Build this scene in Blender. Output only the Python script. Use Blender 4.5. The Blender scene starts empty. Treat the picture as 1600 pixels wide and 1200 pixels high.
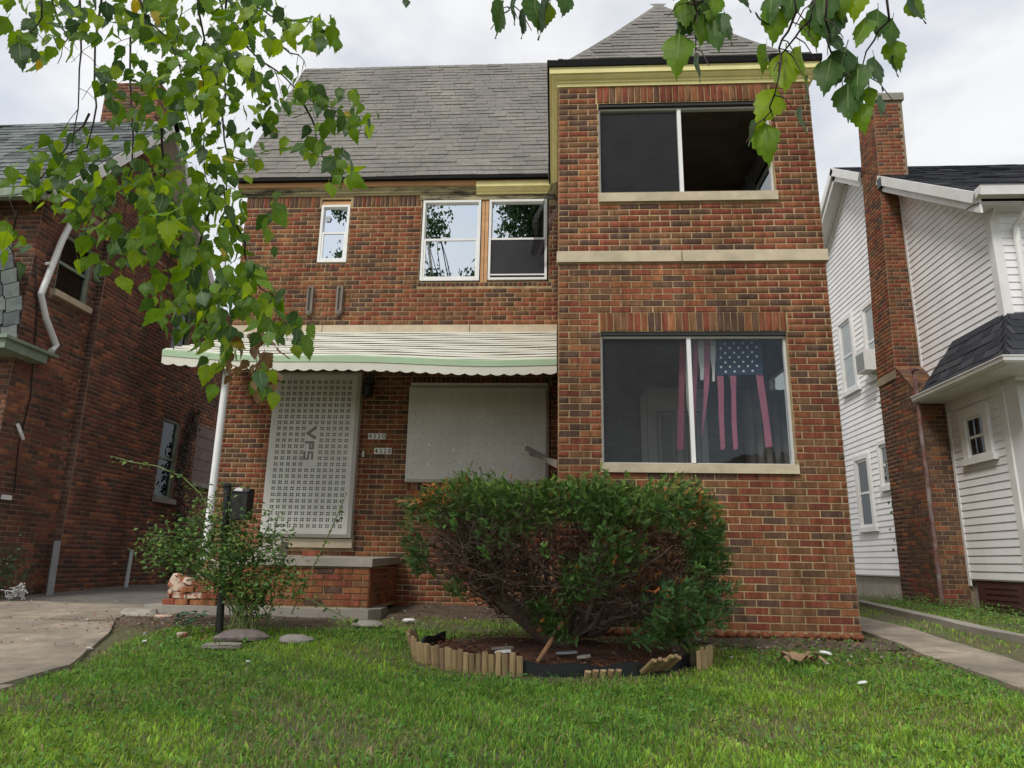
import bpy, bmesh, math, random
import numpy as np
from mathutils import Vector, Matrix

random.seed(7)
RNG = np.random.default_rng(7)
scene = bpy.context.scene
COL = scene.collection

# ------------------------------------------------------------------ camera
CAM = np.array([0.0, 0.0, 0.65])
FPX, PITCH, ROLL, YAW = 1110.0, math.radians(14.0), math.radians(1.0), math.radians(3.6)
FW = np.array([-math.sin(YAW) * math.cos(PITCH), math.cos(YAW) * math.cos(PITCH), math.sin(PITCH)])
_r = np.array([math.cos(YAW), math.sin(YAW), 0.0]); _u = np.cross(_r, FW)
RT = math.cos(ROLL) * _r + math.sin(ROLL) * _u
UP = -math.sin(ROLL) * _r + math.cos(ROLL) * _u
cam_data = bpy.data.cameras.new('camera'); cam_data.sensor_width = 36.0
cam_data.lens = 36.0 * FPX / 1600.0; cam_data.clip_start = 0.05; cam_data.clip_end = 2000.0
cam = bpy.data.objects.new('camera', cam_data); COL.objects.link(cam)
cam.matrix_world = Matrix(((RT[0], UP[0], -FW[0], CAM[0]), (RT[1], UP[1], -FW[1], CAM[1]), (RT[2], UP[2], -FW[2], CAM[2]), (0, 0, 0, 1)))
scene.camera = cam

# ------------------------------------------------------------------ sky and sun (bright overcast, sun veiled, from the front left)
SUN_DIR = Vector((-0.37, -0.58, 0.75)).normalized()          # towards the sun
sun_el = math.asin(SUN_DIR.z); sun_az = math.atan2(SUN_DIR.x, SUN_DIR.y)
world = bpy.data.worlds.new('World'); scene.world = world; world.use_nodes = True
wn = world.node_tree; wn.nodes.clear()
w_out = wn.nodes.new('ShaderNodeOutputWorld'); w_bg = wn.nodes.new('ShaderNodeBackground'); w_bg.inputs['Strength'].default_value = 0.10
w_sky = wn.nodes.new('ShaderNodeTexSky'); w_sky.sky_type = 'NISHITA'; w_sky.sun_disc = False
w_sky.sun_elevation = sun_el; w_sky.sun_rotation = sun_az
w_tc = wn.nodes.new('ShaderNodeTexCoord')
w_map = wn.nodes.new('ShaderNodeMapping'); w_map.inputs['Scale'].default_value = (1.0, 1.0, 1.9); w_map.inputs['Location'].default_value = (3.1, 0.4, 1.2)
w_no = wn.nodes.new('ShaderNodeTexNoise'); w_no.inputs['Scale'].default_value = 2.3; w_no.inputs['Detail'].default_value = 7.0; w_no.inputs['Roughness'].default_value = 0.52
w_cov = wn.nodes.new('ShaderNodeMapRange'); w_cov.inputs['From Min'].default_value = 0.40; w_cov.inputs['From Max'].default_value = 0.54
w_cov.inputs['To Min'].default_value = 0.62; w_cov.inputs['To Max'].default_value = 1.0
w_no2 = wn.nodes.new('ShaderNodeTexNoise'); w_no2.inputs['Scale'].default_value = 3.6; w_no2.inputs['Detail'].default_value = 6.0
w_cr = wn.nodes.new('ShaderNodeValToRGB')
w_cr.color_ramp.elements[0].position = 0.30; w_cr.color_ramp.elements[0].color = (0.82, 0.84, 0.87, 1)
w_cr.color_ramp.elements[1].position = 0.68; w_cr.color_ramp.elements[1].color = (0.96, 0.965, 0.975, 1)
w_mul = wn.nodes.new('ShaderNodeVectorMath'); w_mul.operation = 'SCALE'; w_mul.inputs['Scale'].default_value = 6.2
w_mix = wn.nodes.new('ShaderNodeMix'); w_mix.data_type = 'RGBA'
L = wn.links.new
L(w_tc.outputs['Generated'], w_map.inputs['Vector']); L(w_map.outputs['Vector'], w_no.inputs['Vector']); L(w_map.outputs['Vector'], w_no2.inputs['Vector'])
L(w_no.outputs['Fac'], w_cov.inputs['Value']); L(w_cov.outputs['Result'], w_mix.inputs[0])
L(w_no2.outputs['Fac'], w_cr.inputs['Fac']); L(w_cr.outputs['Color'], w_mul.inputs[0])
L(w_sky.outputs['Color'], w_mix.inputs[6]); L(w_mul.outputs['Vector'], w_mix.inputs[7])
L(w_mix.outputs[2], w_bg.inputs['Color']); L(w_bg.outputs['Background'], w_out.inputs['Surface'])
sun_data = bpy.data.lights.new('sun', 'SUN'); sun_data.energy = 1.5; sun_data.angle = math.radians(14); sun_data.color = (1.0, 0.96, 0.90)
sun = bpy.data.objects.new('sun', sun_data); COL.objects.link(sun)
sun.rotation_euler = (-SUN_DIR).to_track_quat('-Z', 'Y').to_euler()
sun.location = (-6, -8, 12)

scene.view_settings.view_transform = 'Standard'; scene.view_settings.look = 'None'
scene.view_settings.exposure = 0.72; scene.view_settings.gamma = 1.0
scene.cycles.use_denoising = True
scene.cycles.max_bounces = 8; scene.cycles.transparent_max_bounces = 24

# ------------------------------------------------------------------ helpers
def ray(x, y):
    return FW + (x - 800) / FPX * RT - (y - 600) / FPX * UP
def P(x, y, X=None, Y=None, Z=None, D=None):
    """Photograph pixel seen at a known depth -> point of the place."""
    d = ray(x, y)
    t = X / d[0] if X is not None else Y / d[1] if Y is not None else (Z - CAM[2]) / d[2] if Z is not None else D
    return CAM + d * t
def dist_cam(p):
    return float(np.linalg.norm(np.array(p) - CAM))
def ground(x, y):
    if y < 3.2: z = -0.259 - (3.2 - y) * 0.19
    elif y < 6.9: z = -0.07 * (6.9 - y)
    elif y < 11: z = 0.035 * (y - 6.9)
    else: z = 0.1435
    z = max(z, -0.95)
    if y < 9 and y > 1: z += 0.012 * math.sin(x * 2.1 + 1) * math.sin(y * 1.7) + 0.006 * math.sin(x * 5.3 + y * 4.1)
    return z

MATS = {}
def mat(name, col, rough=0.8, var=0.12, scale=6.0, bump=0.15, bscale=60.0, col2=None, stain=0.0, stretch=(1, 1, 1), metal=0.0, spec=0.4, bdist=0.004, trans=0.0, lo=0.42, hi=0.62, sscale=None, macro=0.0, mscale=0.9):
    """Principled surface: broad mottling between two colours, fine relief."""
    if name in MATS: return MATS[name]
    m = bpy.data.materials.new(name); m.use_nodes = True; nt = m.node_tree; n = nt.nodes; b = n['Principled BSDF']
    geo = n.new('ShaderNodeNewGeometry'); mp = n.new('ShaderNodeMapping'); mp.inputs['Scale'].default_value = stretch
    nt.links.new(geo.outputs['Position'], mp.inputs['Vector'])
    no = n.new('ShaderNodeTexNoise'); no.inputs['Scale'].default_value = scale; no.inputs['Detail'].default_value = 6.0; no.inputs['Roughness'].default_value = 0.62
    nt.links.new(mp.outputs['Vector'], no.inputs['Vector'])
    rp = n.new('ShaderNodeValToRGB'); c = np.array(col)
    c0 = c * (1 - var); c1 = np.minimum(c * (1 + var), 1)
    rp.color_ramp.elements[0].position = 0.3; rp.color_ramp.elements[0].color = (*c0, 1)
    rp.color_ramp.elements[1].position = 0.7; rp.color_ramp.elements[1].color = (*c1, 1)
    nt.links.new(no.outputs['Fac'], rp.inputs['Fac']); out = rp.outputs['Color']
    if col2 is not None:
        n2 = n.new('ShaderNodeTexNoise'); n2.inputs['Scale'].default_value = sscale or scale * 0.45; n2.inputs['Detail'].default_value = 8.0; n2.inputs['Roughness'].default_value = 0.65
        nt.links.new(mp.outputs['Vector'], n2.inputs['Vector'])
        mr = n.new('ShaderNodeMapRange'); mr.inputs['From Min'].default_value = lo; mr.inputs['From Max'].default_value = hi; mr.inputs['To Max'].default_value = stain or 1.0
        nt.links.new(n2.outputs['Fac'], mr.inputs['Value'])
        mx = n.new('ShaderNodeMix'); mx.data_type = 'RGBA'; mx.inputs[7].default_value = (*col2, 1)
        nt.links.new(mr.outputs['Result'], mx.inputs[0]); nt.links.new(out, mx.inputs[6]); out = mx.outputs[2]
    if macro > 0:                                                   # broad weathering, drawn out downwards like rain streaks
        mp3 = n.new('ShaderNodeMapping'); mp3.inputs['Scale'].default_value = (1.6, 1.6, 0.4); nt.links.new(geo.outputs['Position'], mp3.inputs['Vector'])
        n3 = n.new('ShaderNodeTexNoise'); n3.inputs['Scale'].default_value = mscale; n3.inputs['Detail'].default_value = 5.0; n3.inputs['Roughness'].default_value = 0.6; nt.links.new(mp3.outputs['Vector'], n3.inputs['Vector'])
        r3 = n.new('ShaderNodeMapRange'); r3.inputs['From Min'].default_value = 0.3; r3.inputs['From Max'].default_value = 0.7; r3.inputs['To Min'].default_value = 1 - macro; r3.inputs['To Max'].default_value = 1 + macro * .45; nt.links.new(n3.outputs['Fac'], r3.inputs['Value'])
        vs = n.new('ShaderNodeVectorMath'); vs.operation = 'SCALE'; nt.links.new(out, vs.inputs[0]); nt.links.new(r3.outputs['Result'], vs.inputs['Scale']); out = vs.outputs['Vector']
    nt.links.new(out, b.inputs['Base Color'])
    b.inputs['Roughness'].default_value = rough; b.inputs['Metallic'].default_value = metal; b.inputs['Specular IOR Level'].default_value = spec
    if bump > 0:
        nb = n.new('ShaderNodeTexNoise'); nb.inputs['Scale'].default_value = bscale; nb.inputs['Detail'].default_value = 4.0
        nt.links.new(mp.outputs['Vector'], nb.inputs['Vector'])
        bu = n.new('ShaderNodeBump'); bu.inputs['Strength'].default_value = bump; bu.inputs['Distance'].default_value = bdist
        nt.links.new(nb.outputs['Fac'], bu.inputs['Height']); nt.links.new(bu.outputs['Normal'], b.inputs['Normal'])
    if trans > 0:
        tr = n.new('ShaderNodeBsdfTranslucent'); ms = n.new('ShaderNodeMixShader'); ms.inputs[0].default_value = trans
        hs = n.new('ShaderNodeHueSaturation'); hs.inputs['Hue'].default_value = 0.485; hs.inputs['Value'].default_value = 1.5; hs.inputs['Saturation'].default_value = 1.1
        nt.links.new(out, hs.inputs['Color']); nt.links.new(hs.outputs['Color'], tr.inputs['Color'])
        nt.links.new(b.outputs['BSDF'], ms.inputs[1]); nt.links.new(tr.outputs['BSDF'], ms.inputs[2])
        nt.links.new(ms.outputs['Shader'], n['Material Output'].inputs['Surface'])
    MATS[name] = m
    return m
def vcol_mat(name, rough=0.7, trans=0.25, spec=0.3):
    """Foliage whose blades carry their own colour."""
    m = bpy.data.materials.new(name); m.use_nodes = True; nt = m.node_tree; n = nt.nodes; b = n['Principled BSDF']
    at = n.new('ShaderNodeAttribute'); at.attribute_name = 'tint'
    nt.links.new(at.outputs['Color'], b.inputs['Base Color']); b.inputs['Roughness'].default_value = rough; b.inputs['Specular IOR Level'].default_value = spec
    tr = n.new('ShaderNodeBsdfTranslucent'); ms = n.new('ShaderNodeMixShader'); ms.inputs[0].default_value = trans
    nt.links.new(at.outputs['Color'], tr.inputs['Color']); nt.links.new(b.outputs['BSDF'], ms.inputs[1]); nt.links.new(tr.outputs['BSDF'], ms.inputs[2])
    nt.links.new(ms.outputs['Shader'], n['Material Output'].inputs['Surface'])
    MATS[name] = m; return m
def glass_mat(name, refl=0.25, tint=(0.8, 0.85, 0.88), rough=0.0, wav=0.0):
    m = bpy.data.materials.new(name); m.use_nodes = True; nt = m.node_tree; n = nt.nodes; n.remove(n['Principled BSDF'])
    g = n.new('ShaderNodeBsdfGlossy'); g.inputs['Roughness'].default_value = rough; g.inputs['Color'].default_value = (0.86, 0.93, 1, 1)  # low-e tint; also puts the blue of a mirrored sky into the reflection
    t = n.new('ShaderNodeBsdfTransparent'); t.inputs['Color'].default_value = (*tint, 1)
    fr = n.new('ShaderNodeLayerWeight'); fr.inputs['Blend'].default_value = 0.5
    pw = n.new('ShaderNodeMath'); pw.operation = 'POWER'; pw.inputs[1].default_value = 5.0; nt.links.new(fr.outputs['Facing'], pw.inputs[0])
    mr = n.new('ShaderNodeMapRange'); mr.inputs['To Min'].default_value = refl; mr.inputs['To Max'].default_value = 0.95
    nt.links.new(pw.outputs['Value'], mr.inputs['Value'])
    if wav > 0:
        no = n.new('ShaderNodeTexNoise'); no.inputs['Scale'].default_value = 2.2; no.inputs['Detail'].default_value = 1.0
        ge = n.new('ShaderNodeNewGeometry'); nt.links.new(ge.outputs['Position'], no.inputs['Vector'])
        bu = n.new('ShaderNodeBump'); bu.inputs['Strength'].default_value = wav; bu.inputs['Distance'].default_value = 0.02
        nt.links.new(no.outputs['Fac'], bu.inputs['Height']); nt.links.new(bu.outputs['Normal'], g.inputs['Normal'])
    ms = n.new('ShaderNodeMixShader'); nt.links.new(mr.outputs['Result'], ms.inputs[0]); nt.links.new(t.outputs['BSDF'], ms.inputs[1]); nt.links.new(g.outputs['BSDF'], ms.inputs[2])
    nt.links.new(ms.outputs['Shader'], n['Material Output'].inputs['Surface'])
    MATS[name] = m; return m
def screen_mat(name, col, clear):
    m = bpy.data.materials.new(name); m.use_nodes = True; nt = m.node_tree; n = nt.nodes; b = n['Principled BSDF']
    no = n.new('ShaderNodeTexNoise'); no.inputs['Scale'].default_value = 3.0; no.inputs['Detail'].default_value = 8.0
    ge = n.new('ShaderNodeNewGeometry'); nt.links.new(ge.outputs['Position'], no.inputs['Vector'])
    rp = n.new('ShaderNodeValToRGB'); c = np.array(col)
    rp.color_ramp.elements[0].position = 0.35; rp.color_ramp.elements[0].color = (*(c * 0.8), 1); rp.color_ramp.elements[1].position = 0.72; rp.color_ramp.elements[1].color = (*(c * 1.5), 1)
    nt.links.new(no.outputs['Fac'], rp.inputs['Fac']); nt.links.new(rp.outputs['Color'], b.inputs['Base Color'])
    b.inputs['Roughness'].default_value = 0.5; b.inputs['Specular IOR Level'].default_value = 0.3
    t = n.new('ShaderNodeBsdfTransparent'); ms = n.new('ShaderNodeMixShader'); ms.inputs[0].default_value = clear
    nt.links.new(b.outputs['BSDF'], ms.inputs[1]); nt.links.new(t.outputs['BSDF'], ms.inputs[2]); nt.links.new(ms.outputs['Shader'], n['Material Output'].inputs['Surface'])
    MATS[name] = m; return m

def tag(o, label=None, cat=None, group=None, kind=None):
    if label: o['label'] = label
    if cat: o['category'] = cat
    if group: o['group'] = group
    if kind: o['kind'] = kind
    return o
def attach(o, parent):
    if parent is not None:
        o.parent = parent
        if parent.type == 'EMPTY': o.matrix_parent_inverse = Matrix.Translation(parent.location).inverted()
def empty(name, loc, label, cat, group=None):
    o = bpy.data.objects.new(name, None); o.empty_display_size = 0.2; COL.objects.link(o); o.location = loc
    return tag(o, label, cat, group)
def link(name, me, parent=None, loc=None, rot=None, scale=None):
    o = bpy.data.objects.new(name, me); COL.objects.link(o)
    if loc is not None: o.location = loc
    if rot is not None: o.rotation_euler = rot
    if scale is not None: o.scale = scale
    attach(o, parent); return o

class MB:
    """Collects faces for one mesh."""
    def __init__(s): s.v = []; s.f = []; s.m = []
    def add(s, vs, fs, mi=0):
        b = len(s.v); s.v += [tuple(map(float, p)) for p in vs]
        for f in fs: s.f.append(tuple(b + i for i in f)); s.m.append(mi)
        return s
    def quad(s, a, b, c, d, mi=0): return s.add([a, b, c, d], [(0, 1, 2, 3)], mi)
    def box(s, x0, x1, y0, y1, z0, z1, mi=0):
        v = [(x0, y0, z0), (x1, y0, z0), (x1, y1, z0), (x0, y1, z0), (x0, y0, z1), (x1, y0, z1), (x1, y1, z1), (x0, y1, z1)]
        return s.add(v, [(0, 3, 2, 1), (4, 5, 6, 7), (0, 1, 5, 4), (1, 2, 6, 5), (2, 3, 7, 6), (3, 0, 4, 7)], mi)
    def obox(s, c, ax, ay, az, hx, hy, hz, mi=0, bev=0.0):
        """box about c along three axes with half sizes; optional taper of the +ay face"""
        c, ax, ay, az = map(np.array, (c, ax, ay, az)); v = []
        for k in (-1, 1):
            for j in (-1, 1):
                e = bev if j > 0 else 0.0
                for i in (-1, 1): v.append(c + ax * i * (hx - e) + ay * j * hy + az * k * (hz - e))
        return s.add(v, [(0, 2, 3, 1), (4, 5, 7, 6), (0, 1, 5, 4), (2, 6, 7, 3), (0, 4, 6, 2), (1, 3, 7, 5)], mi)
    def tube(s, pts, rad, n=8, mi=0, cap=True):
        pts = [np.array(p, float) for p in pts]; k = len(pts)
        rad = [rad] * k if np.isscalar(rad) else list(rad); rings = []
        ref = np.array([0.31, 0.2, 0.93])
        for i, p in enumerate(pts):
            t = pts[min(i + 1, k - 1)] - pts[max(i - 1, 0)]; t = t / (np.linalg.norm(t) + 1e-9)
            a = np.cross(t, ref)
            if np.linalg.norm(a) < 0.1: a = np.cross(t, np.array([1.0, 0, 0]))
            a /= np.linalg.norm(a); b = np.cross(t, a)
            rings.append([p + rad[i] * (math.cos(2 * math.pi * j / n) * a + math.sin(2 * math.pi * j / n) * b) for j in range(n)])
        v = [q for r in rings for q in r]; f = []
        for i in range(k - 1):
            for j in range(n): f.append((i * n + j, i * n + (j + 1) % n, (i + 1) * n + (j + 1) % n, (i + 1) * n + j))
        if cap: f.append(tuple(range(n - 1, -1, -1))); f.append(tuple((k - 1) * n + j for j in range(n)))
        return s.add(v, f, mi)
    def prism(s, poly, d, mi=0):
        """polygon (3d points) pushed along vector d"""
        n = len(poly); d = np.array(d); v = [np.array(p) for p in poly] + [np.array(p) + d for p in poly]
        f = [tuple(range(n - 1, -1, -1)), tuple(range(n, 2 * n))] + [(i, (i + 1) % n, n + (i + 1) % n, n + i) for i in range(n)]
        return s.add(v, f, mi)
    def mesh(s, name, mats, smooth=False):
        me = bpy.data.meshes.new(name); me.from_pydata(s.v, [], s.f)
        for m in (mats if isinstance(mats, (list, tuple)) else [mats]): me.materials.append(m)
        if len(me.materials) > 1: me.polygons.foreach_set('material_index', s.m)
        if smooth: me.polygons.foreach_set('use_smooth', [True] * len(me.polygons))
        me.update(); return me
    def build(s, name, mats, parent=None, smooth=False):
        return link(name, s.mesh(name, mats, smooth), parent)

def fast_mesh(name, V, faces_n, F, tint, material):
    """big mesh from numpy: V (n,3), F flat indices, faces_n loops per face, tint per vertex"""
    me = bpy.data.meshes.new(name); me.vertices.add(len(V)); me.vertices.foreach_set('co', np.asarray(V, np.float32).ravel())
    me.loops.add(len(F)); me.loops.foreach_set('vertex_index', np.asarray(F, np.int32))
    me.polygons.add(len(faces_n)); st = np.concatenate([[0], np.cumsum(faces_n)[:-1]])
    me.polygons.foreach_set('loop_start', st.astype(np.int32))
    me.update(calc_edges=True)
    if tint is not None:
        ca = me.color_attributes.new('tint', 'FLOAT_COLOR', 'POINT')
        ca.data.foreach_set('color', np.concatenate([tint, np.ones((len(tint), 1))], 1).astype(np.float32).ravel())
    me.materials.append(material); me.validate(); return me

# ------------------------------------------------------------------ materials
BR = [mat('brick_%s' % n, c, rough=0.9, var=0.38, scale=42, bump=0.6, bscale=150, stretch=(1, 1, 0.22), col2=tuple(np.array(c) * 0.5), stain=0.7, sscale=14, bdist=0.003, spec=0.15, macro=.34, mscale=.8) for n, c in (
    ('red', (.278, .086, .050)), ('deep_red', (.232, .073, .046)), ('orange', (.325, .134, .062)), ('rust', (.290, .108, .053)), ('brown', (.228, .114, .060)),
    ('tan_brown', (.262, .132, .067)), ('dark', (.128, .074, .054)), ('umber', (.162, .091, .057)), ('plum', (.145, .083, .062)), ('clay', (.288, .108, .057)))]
BRW = [5, 4.5, 2, 5.5, 5.5, 3.4, 2.6, 4, 2.2, 3]
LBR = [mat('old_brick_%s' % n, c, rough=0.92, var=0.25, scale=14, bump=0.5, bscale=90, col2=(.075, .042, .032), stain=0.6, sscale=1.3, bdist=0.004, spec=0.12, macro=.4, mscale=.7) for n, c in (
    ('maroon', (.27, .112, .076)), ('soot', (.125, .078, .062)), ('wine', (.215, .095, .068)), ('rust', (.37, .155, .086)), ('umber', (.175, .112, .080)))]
LBRW = [5, 3.5, 4, 2.4, 3]
M_mortar = mat('mortar_tan', (.50, .375, .205), rough=0.95, var=0.28, scale=9, bump=0.4, bscale=120, col2=(.27, .19, .105), stain=0.75, sscale=1.6, macro=.3, mscale=.8)
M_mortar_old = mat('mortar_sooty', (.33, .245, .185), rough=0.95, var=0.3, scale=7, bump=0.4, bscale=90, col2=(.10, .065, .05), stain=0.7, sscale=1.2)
M_stone = mat('limestone', (.56, .475, .335), rough=0.85, var=0.10, scale=9, bump=0.25, bscale=70, col2=(.33, .28, .20), stain=0.5, sscale=2.5)
M_yellow = mat('yellow_trim_paint', (.84, .77, .36), rough=0.6, var=0.08, scale=5, bump=0.08, bscale=40, col2=(.70, .63, .28), stain=0.5, sscale=3)
M_oldtrim = mat('weathered_trim_paint', (.40, .36, .21), rough=0.85, var=0.2, scale=9, bump=0.5, bscale=40, col2=(.045, .035, .03), stain=0.95, sscale=3.2, stretch=(0.35, 1, 2.2), lo=.47, hi=.6)
M_pine = mat('new_pine_board', (.58, .33, .155), rough=0.7, var=0.15, scale=10, bump=0.2, bscale=50, stretch=(0.15, 1, 1), col2=(.42, .22, .10), stain=0.5)
M_drip = mat('black_drip_edge', (.007, .0065, .007), rough=0.6, var=0.2, bump=0.05, spec=0.1)
M_white = mat('white_vinyl', (.80, .81, .80), rough=0.45, var=0.03, scale=4, bump=0.03, col2=(.62, .62, .58), stain=0.25, sscale=5)
M_alu = mat('aluminium_frame', (.62, .63, .62), rough=0.45, var=0.06, bump=0.05, col2=(.4, .39, .36), stain=0.4, sscale=6)
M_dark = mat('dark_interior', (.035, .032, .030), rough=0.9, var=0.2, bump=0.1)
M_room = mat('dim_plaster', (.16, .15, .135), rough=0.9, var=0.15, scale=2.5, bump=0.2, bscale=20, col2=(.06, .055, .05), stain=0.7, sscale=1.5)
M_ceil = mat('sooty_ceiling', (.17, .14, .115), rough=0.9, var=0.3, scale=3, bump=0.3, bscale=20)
M_steel = mat('grey_steel_panel', (.60, .605, .55), rough=0.55, var=0.06, scale=3, bump=0.06, bscale=20, col2=(.47, .47, .425), stain=0.5, sscale=1.8, spec=0.4)
M_steelhole = mat('panel_hollow', (.19, .19, .18), rough=0.8, var=0.1, bump=0)
M_shing = [mat('shingle_%d' % i, c, rough=0.95, var=0.16, scale=16, bump=0.7, bscale=260, bdist=0.003, spec=0.15, col2=tuple(np.array(c) * .72), stain=0.45, sscale=1.1, macro=.2, mscale=.6) for i, c in enumerate(((.232, .219, .199), (.223, .211, .192), (.239, .226, .205), (.214, .203, .185)))]
M_bsh = [mat('dark_shingle_%d' % i, c, rough=0.95, var=0.2, scale=14, bump=0.6, bscale=200, spec=0.15) for i, c in enumerate(((.042, .044, .052), (.056, .058, .066), (.034, .036, .043)))]
M_slate = [mat('old_slate_%d' % i, c, rough=0.85, var=0.25, scale=10, bump=0.4, bscale=60, spec=0.3) for i, c in enumerate(((.085, .10, .10), (.12, .14, .135), (.06, .068, .07), (.15, .165, .155)))]
M_siding = mat('white_siding', (.86, .86, .88), macro=.10, mscale=1.1, rough=0.6, var=0.03, scale=2, bump=0.05, bscale=30, col2=(.68, .67, .67), stain=0.3, sscale=0.9, stretch=(1, .3, 1))
M_trimw = mat('white_trim_paint', (.78, .78, .77), rough=0.55, var=0.04, scale=3, bump=0.05, col2=(.55, .54, .5), stain=0.35, sscale=2.5)
M_cream = mat('cream_awning_paint', (.66, .645, .555), rough=0.5, var=0.05, scale=4, bump=0.04, col2=(.47, .45, .36), stain=0.45, sscale=2.2, stretch=(.5, 1, 1))
M_green = mat('green_awning_paint', (.36, .50, .32), rough=0.5, var=0.08, scale=4, bump=0.04, col2=(.36, .45, .30), stain=0.5, sscale=2)
M_conc = mat('grey_concrete', (.33, .30, .255), rough=0.95, var=0.15, scale=3, bump=0.5, bscale=70, col2=(.20, .18, .15), stain=0.6, sscale=1.4)
M_drive = mat('driveway_concrete', (.34, .285, .215), macro=.3, mscale=1.2, rough=0.95, var=0.22, scale=7, bump=0.5, bscale=90, col2=(.17, .145, .115), stain=0.75, sscale=1.3)
M_soil = mat('lawn_soil', (.115, .105, .055), rough=1.0, var=0.35, scale=9, bump=0.8, bscale=40, bdist=0.02, col2=(.12, .12, .045), stain=0.6, sscale=2)
M_dirt = mat('bare_dirt', (.13, .095, .065), rough=1.0, var=0.35, scale=12, bump=0.9, bscale=60, bdist=0.02, col2=(.07, .05, .037), stain=0.7, sscale=4)
M_mulch = mat('red_brown_mulch', (.13, .055, .030), rough=1.0, var=0.5, scale=30, bump=1.0, bscale=90, bdist=0.02, col2=(.045, .028, .02), stain=0.8, sscale=9)
M_stake = [mat('edging_wood_%d' % i, c, rough=0.9, var=0.2, scale=20, bump=0.5, bscale=60, stretch=(1, 1, .3)) for i, c in enumerate(((.33, .23, .115), (.38, .27, .14), (.25, .175, .095)))]
M_greywood = mat('grey_weathered_wood', (.19, .165, .14), rough=0.9, var=0.3, scale=18, bump=0.5, bscale=60, stretch=(1, 1, .25))
M_blackp = mat('black_paint', (.015, .015, .016), rough=0.4, var=0.2, bump=0.03, spec=0.5)
M_blackpl = mat('black_plastic', (.016, .017, .019), rough=0.45, var=0.1, bump=0.02)
M_bark = mat('yew_bark', (.105, .074, .056), rough=0.95, var=0.4, scale=18, bump=0.7, bscale=60, col2=(.16, .11, .085), stain=0.4, sscale=7)
M_birch = mat('birch_bark', (.42, .38, .33), rough=0.9, var=0.25, scale=6, bump=0.4, bscale=30, col2=(.06, .05, .045), stain=0.9, sscale=5, stretch=(1, 1, 2.5), lo=.55, hi=.62)
M_twig = mat('dark_twig', (.050, .034, .030), rough=0.85, var=0.3, scale=30, bump=0.2)
M_cane = mat('green_cane', (.13, .17, .05), rough=0.7, var=0.3, scale=30, bump=0.1)
M_rock = mat('field_stone', (.30, .275, .245), rough=0.95, var=0.25, scale=10, bump=0.7, bscale=40, col2=(.16, .14, .12), stain=0.6)
M_flagred = mat('faded_red_cloth', (.44, .135, .205), rough=0.9, var=0.1, scale=6, bump=0.1, trans=0.35)
M_flagwhite = mat('faded_white_cloth', (.66, .66, .64), rough=0.9, var=0.08, scale=6, bump=0.1, trans=0.35)
M_flagblue = mat('navy_cloth', (.026, .048, .088), rough=0.9, var=0.15, scale=6, bump=0.1, trans=0.2)
M_star = mat('white_star_print', (.80, .82, .82), rough=0.9, var=0.05, bump=0)
M_doorw = mat('dull_white_door', (.80, .80, .78), rough=0.6, var=0.06, bump=0.03)
M_rust = mat('rusty_red_pipe', (.16, .075, .065), rough=0.75, var=0.3, scale=7, bump=0.2, col2=(.33, .30, .29), stain=0.8, sscale=4, stretch=(1, 1, .6))
M_maroon = mat('maroon_paint', (.075, .028, .026), rough=0.6, var=0.15, bump=0.1)
M_greentrim = mat('dull_green_trim', (.20, .26, .19), rough=0.7, var=0.15, scale=8, bump=0.15, col2=(.33, .36, .29), stain=0.6)
M_board = mat('boarded_panel', (.21, .155, .14), rough=0.9, var=0.2, scale=12, bump=0.4, bscale=30)
M_galv = mat('galvanised_strip', (.30, .32, .335), rough=0.5, var=0.12, scale=6, bump=0.1, metal=0.3)
M_paper = mat('white_scrap', (.72, .72, .70), rough=0.8, var=0.06, bump=0.1)
M_plate = mat('number_plate_white', (.68, .67, .62), rough=0.5, var=0.05, bump=0.02)
M_ink = mat('black_numerals', (.012, .012, .012), rough=0.5, var=0.05, bump=0)
M_net = screen_mat('black_netting', (.02, .02, .022), 0.35)
M_curtain = mat('pale_curtain', (.46, .47, .45), rough=0.9, var=0.1, bump=0.1)
G_clear = glass_mat('window_glass', 0.022, (.93, .95, .95))
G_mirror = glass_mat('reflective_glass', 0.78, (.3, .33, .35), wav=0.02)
G_dull = glass_mat('dull_old_glass', 0.05, (.4, .42, .42), rough=0.03)
S_screen = screen_mat('insect_screen', (.042, .043, .045), 0.72)
S_screen_dense = screen_mat('dark_insect_screen', (.024, .024, .027), 0.15)
V_grass = vcol_mat('grass_blades', 0.6, 0.42)
V_yew = vcol_mat('yew_needles', 0.6, 0.12)
V_weed = vcol_mat('weed_leaves', 0.55, 0.28)
V_crown = vcol_mat('crown_leaves', 0.5, 0.35)
M_leaf = [mat('birch_leaf_%s' % n, c, rough=0.5, var=0.22, scale=30, bump=0.25, bscale=220, trans=t, spec=0.28, bdist=0.001) for n, c, t in (
    ('mid', (.13, .25, .022), .45), ('deep', (.060, .140, .024), .3), ('lime', (.24, .37, .024), .5), ('dark', (.038, .088, .024), .2), ('blue', (.075, .14, .055), .25),
    ('yellow', (.42, .33, .03), .4), ('brown', (.27, .155, .075), .2), ('mid2', (.10, .20, .024), .42))]

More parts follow.
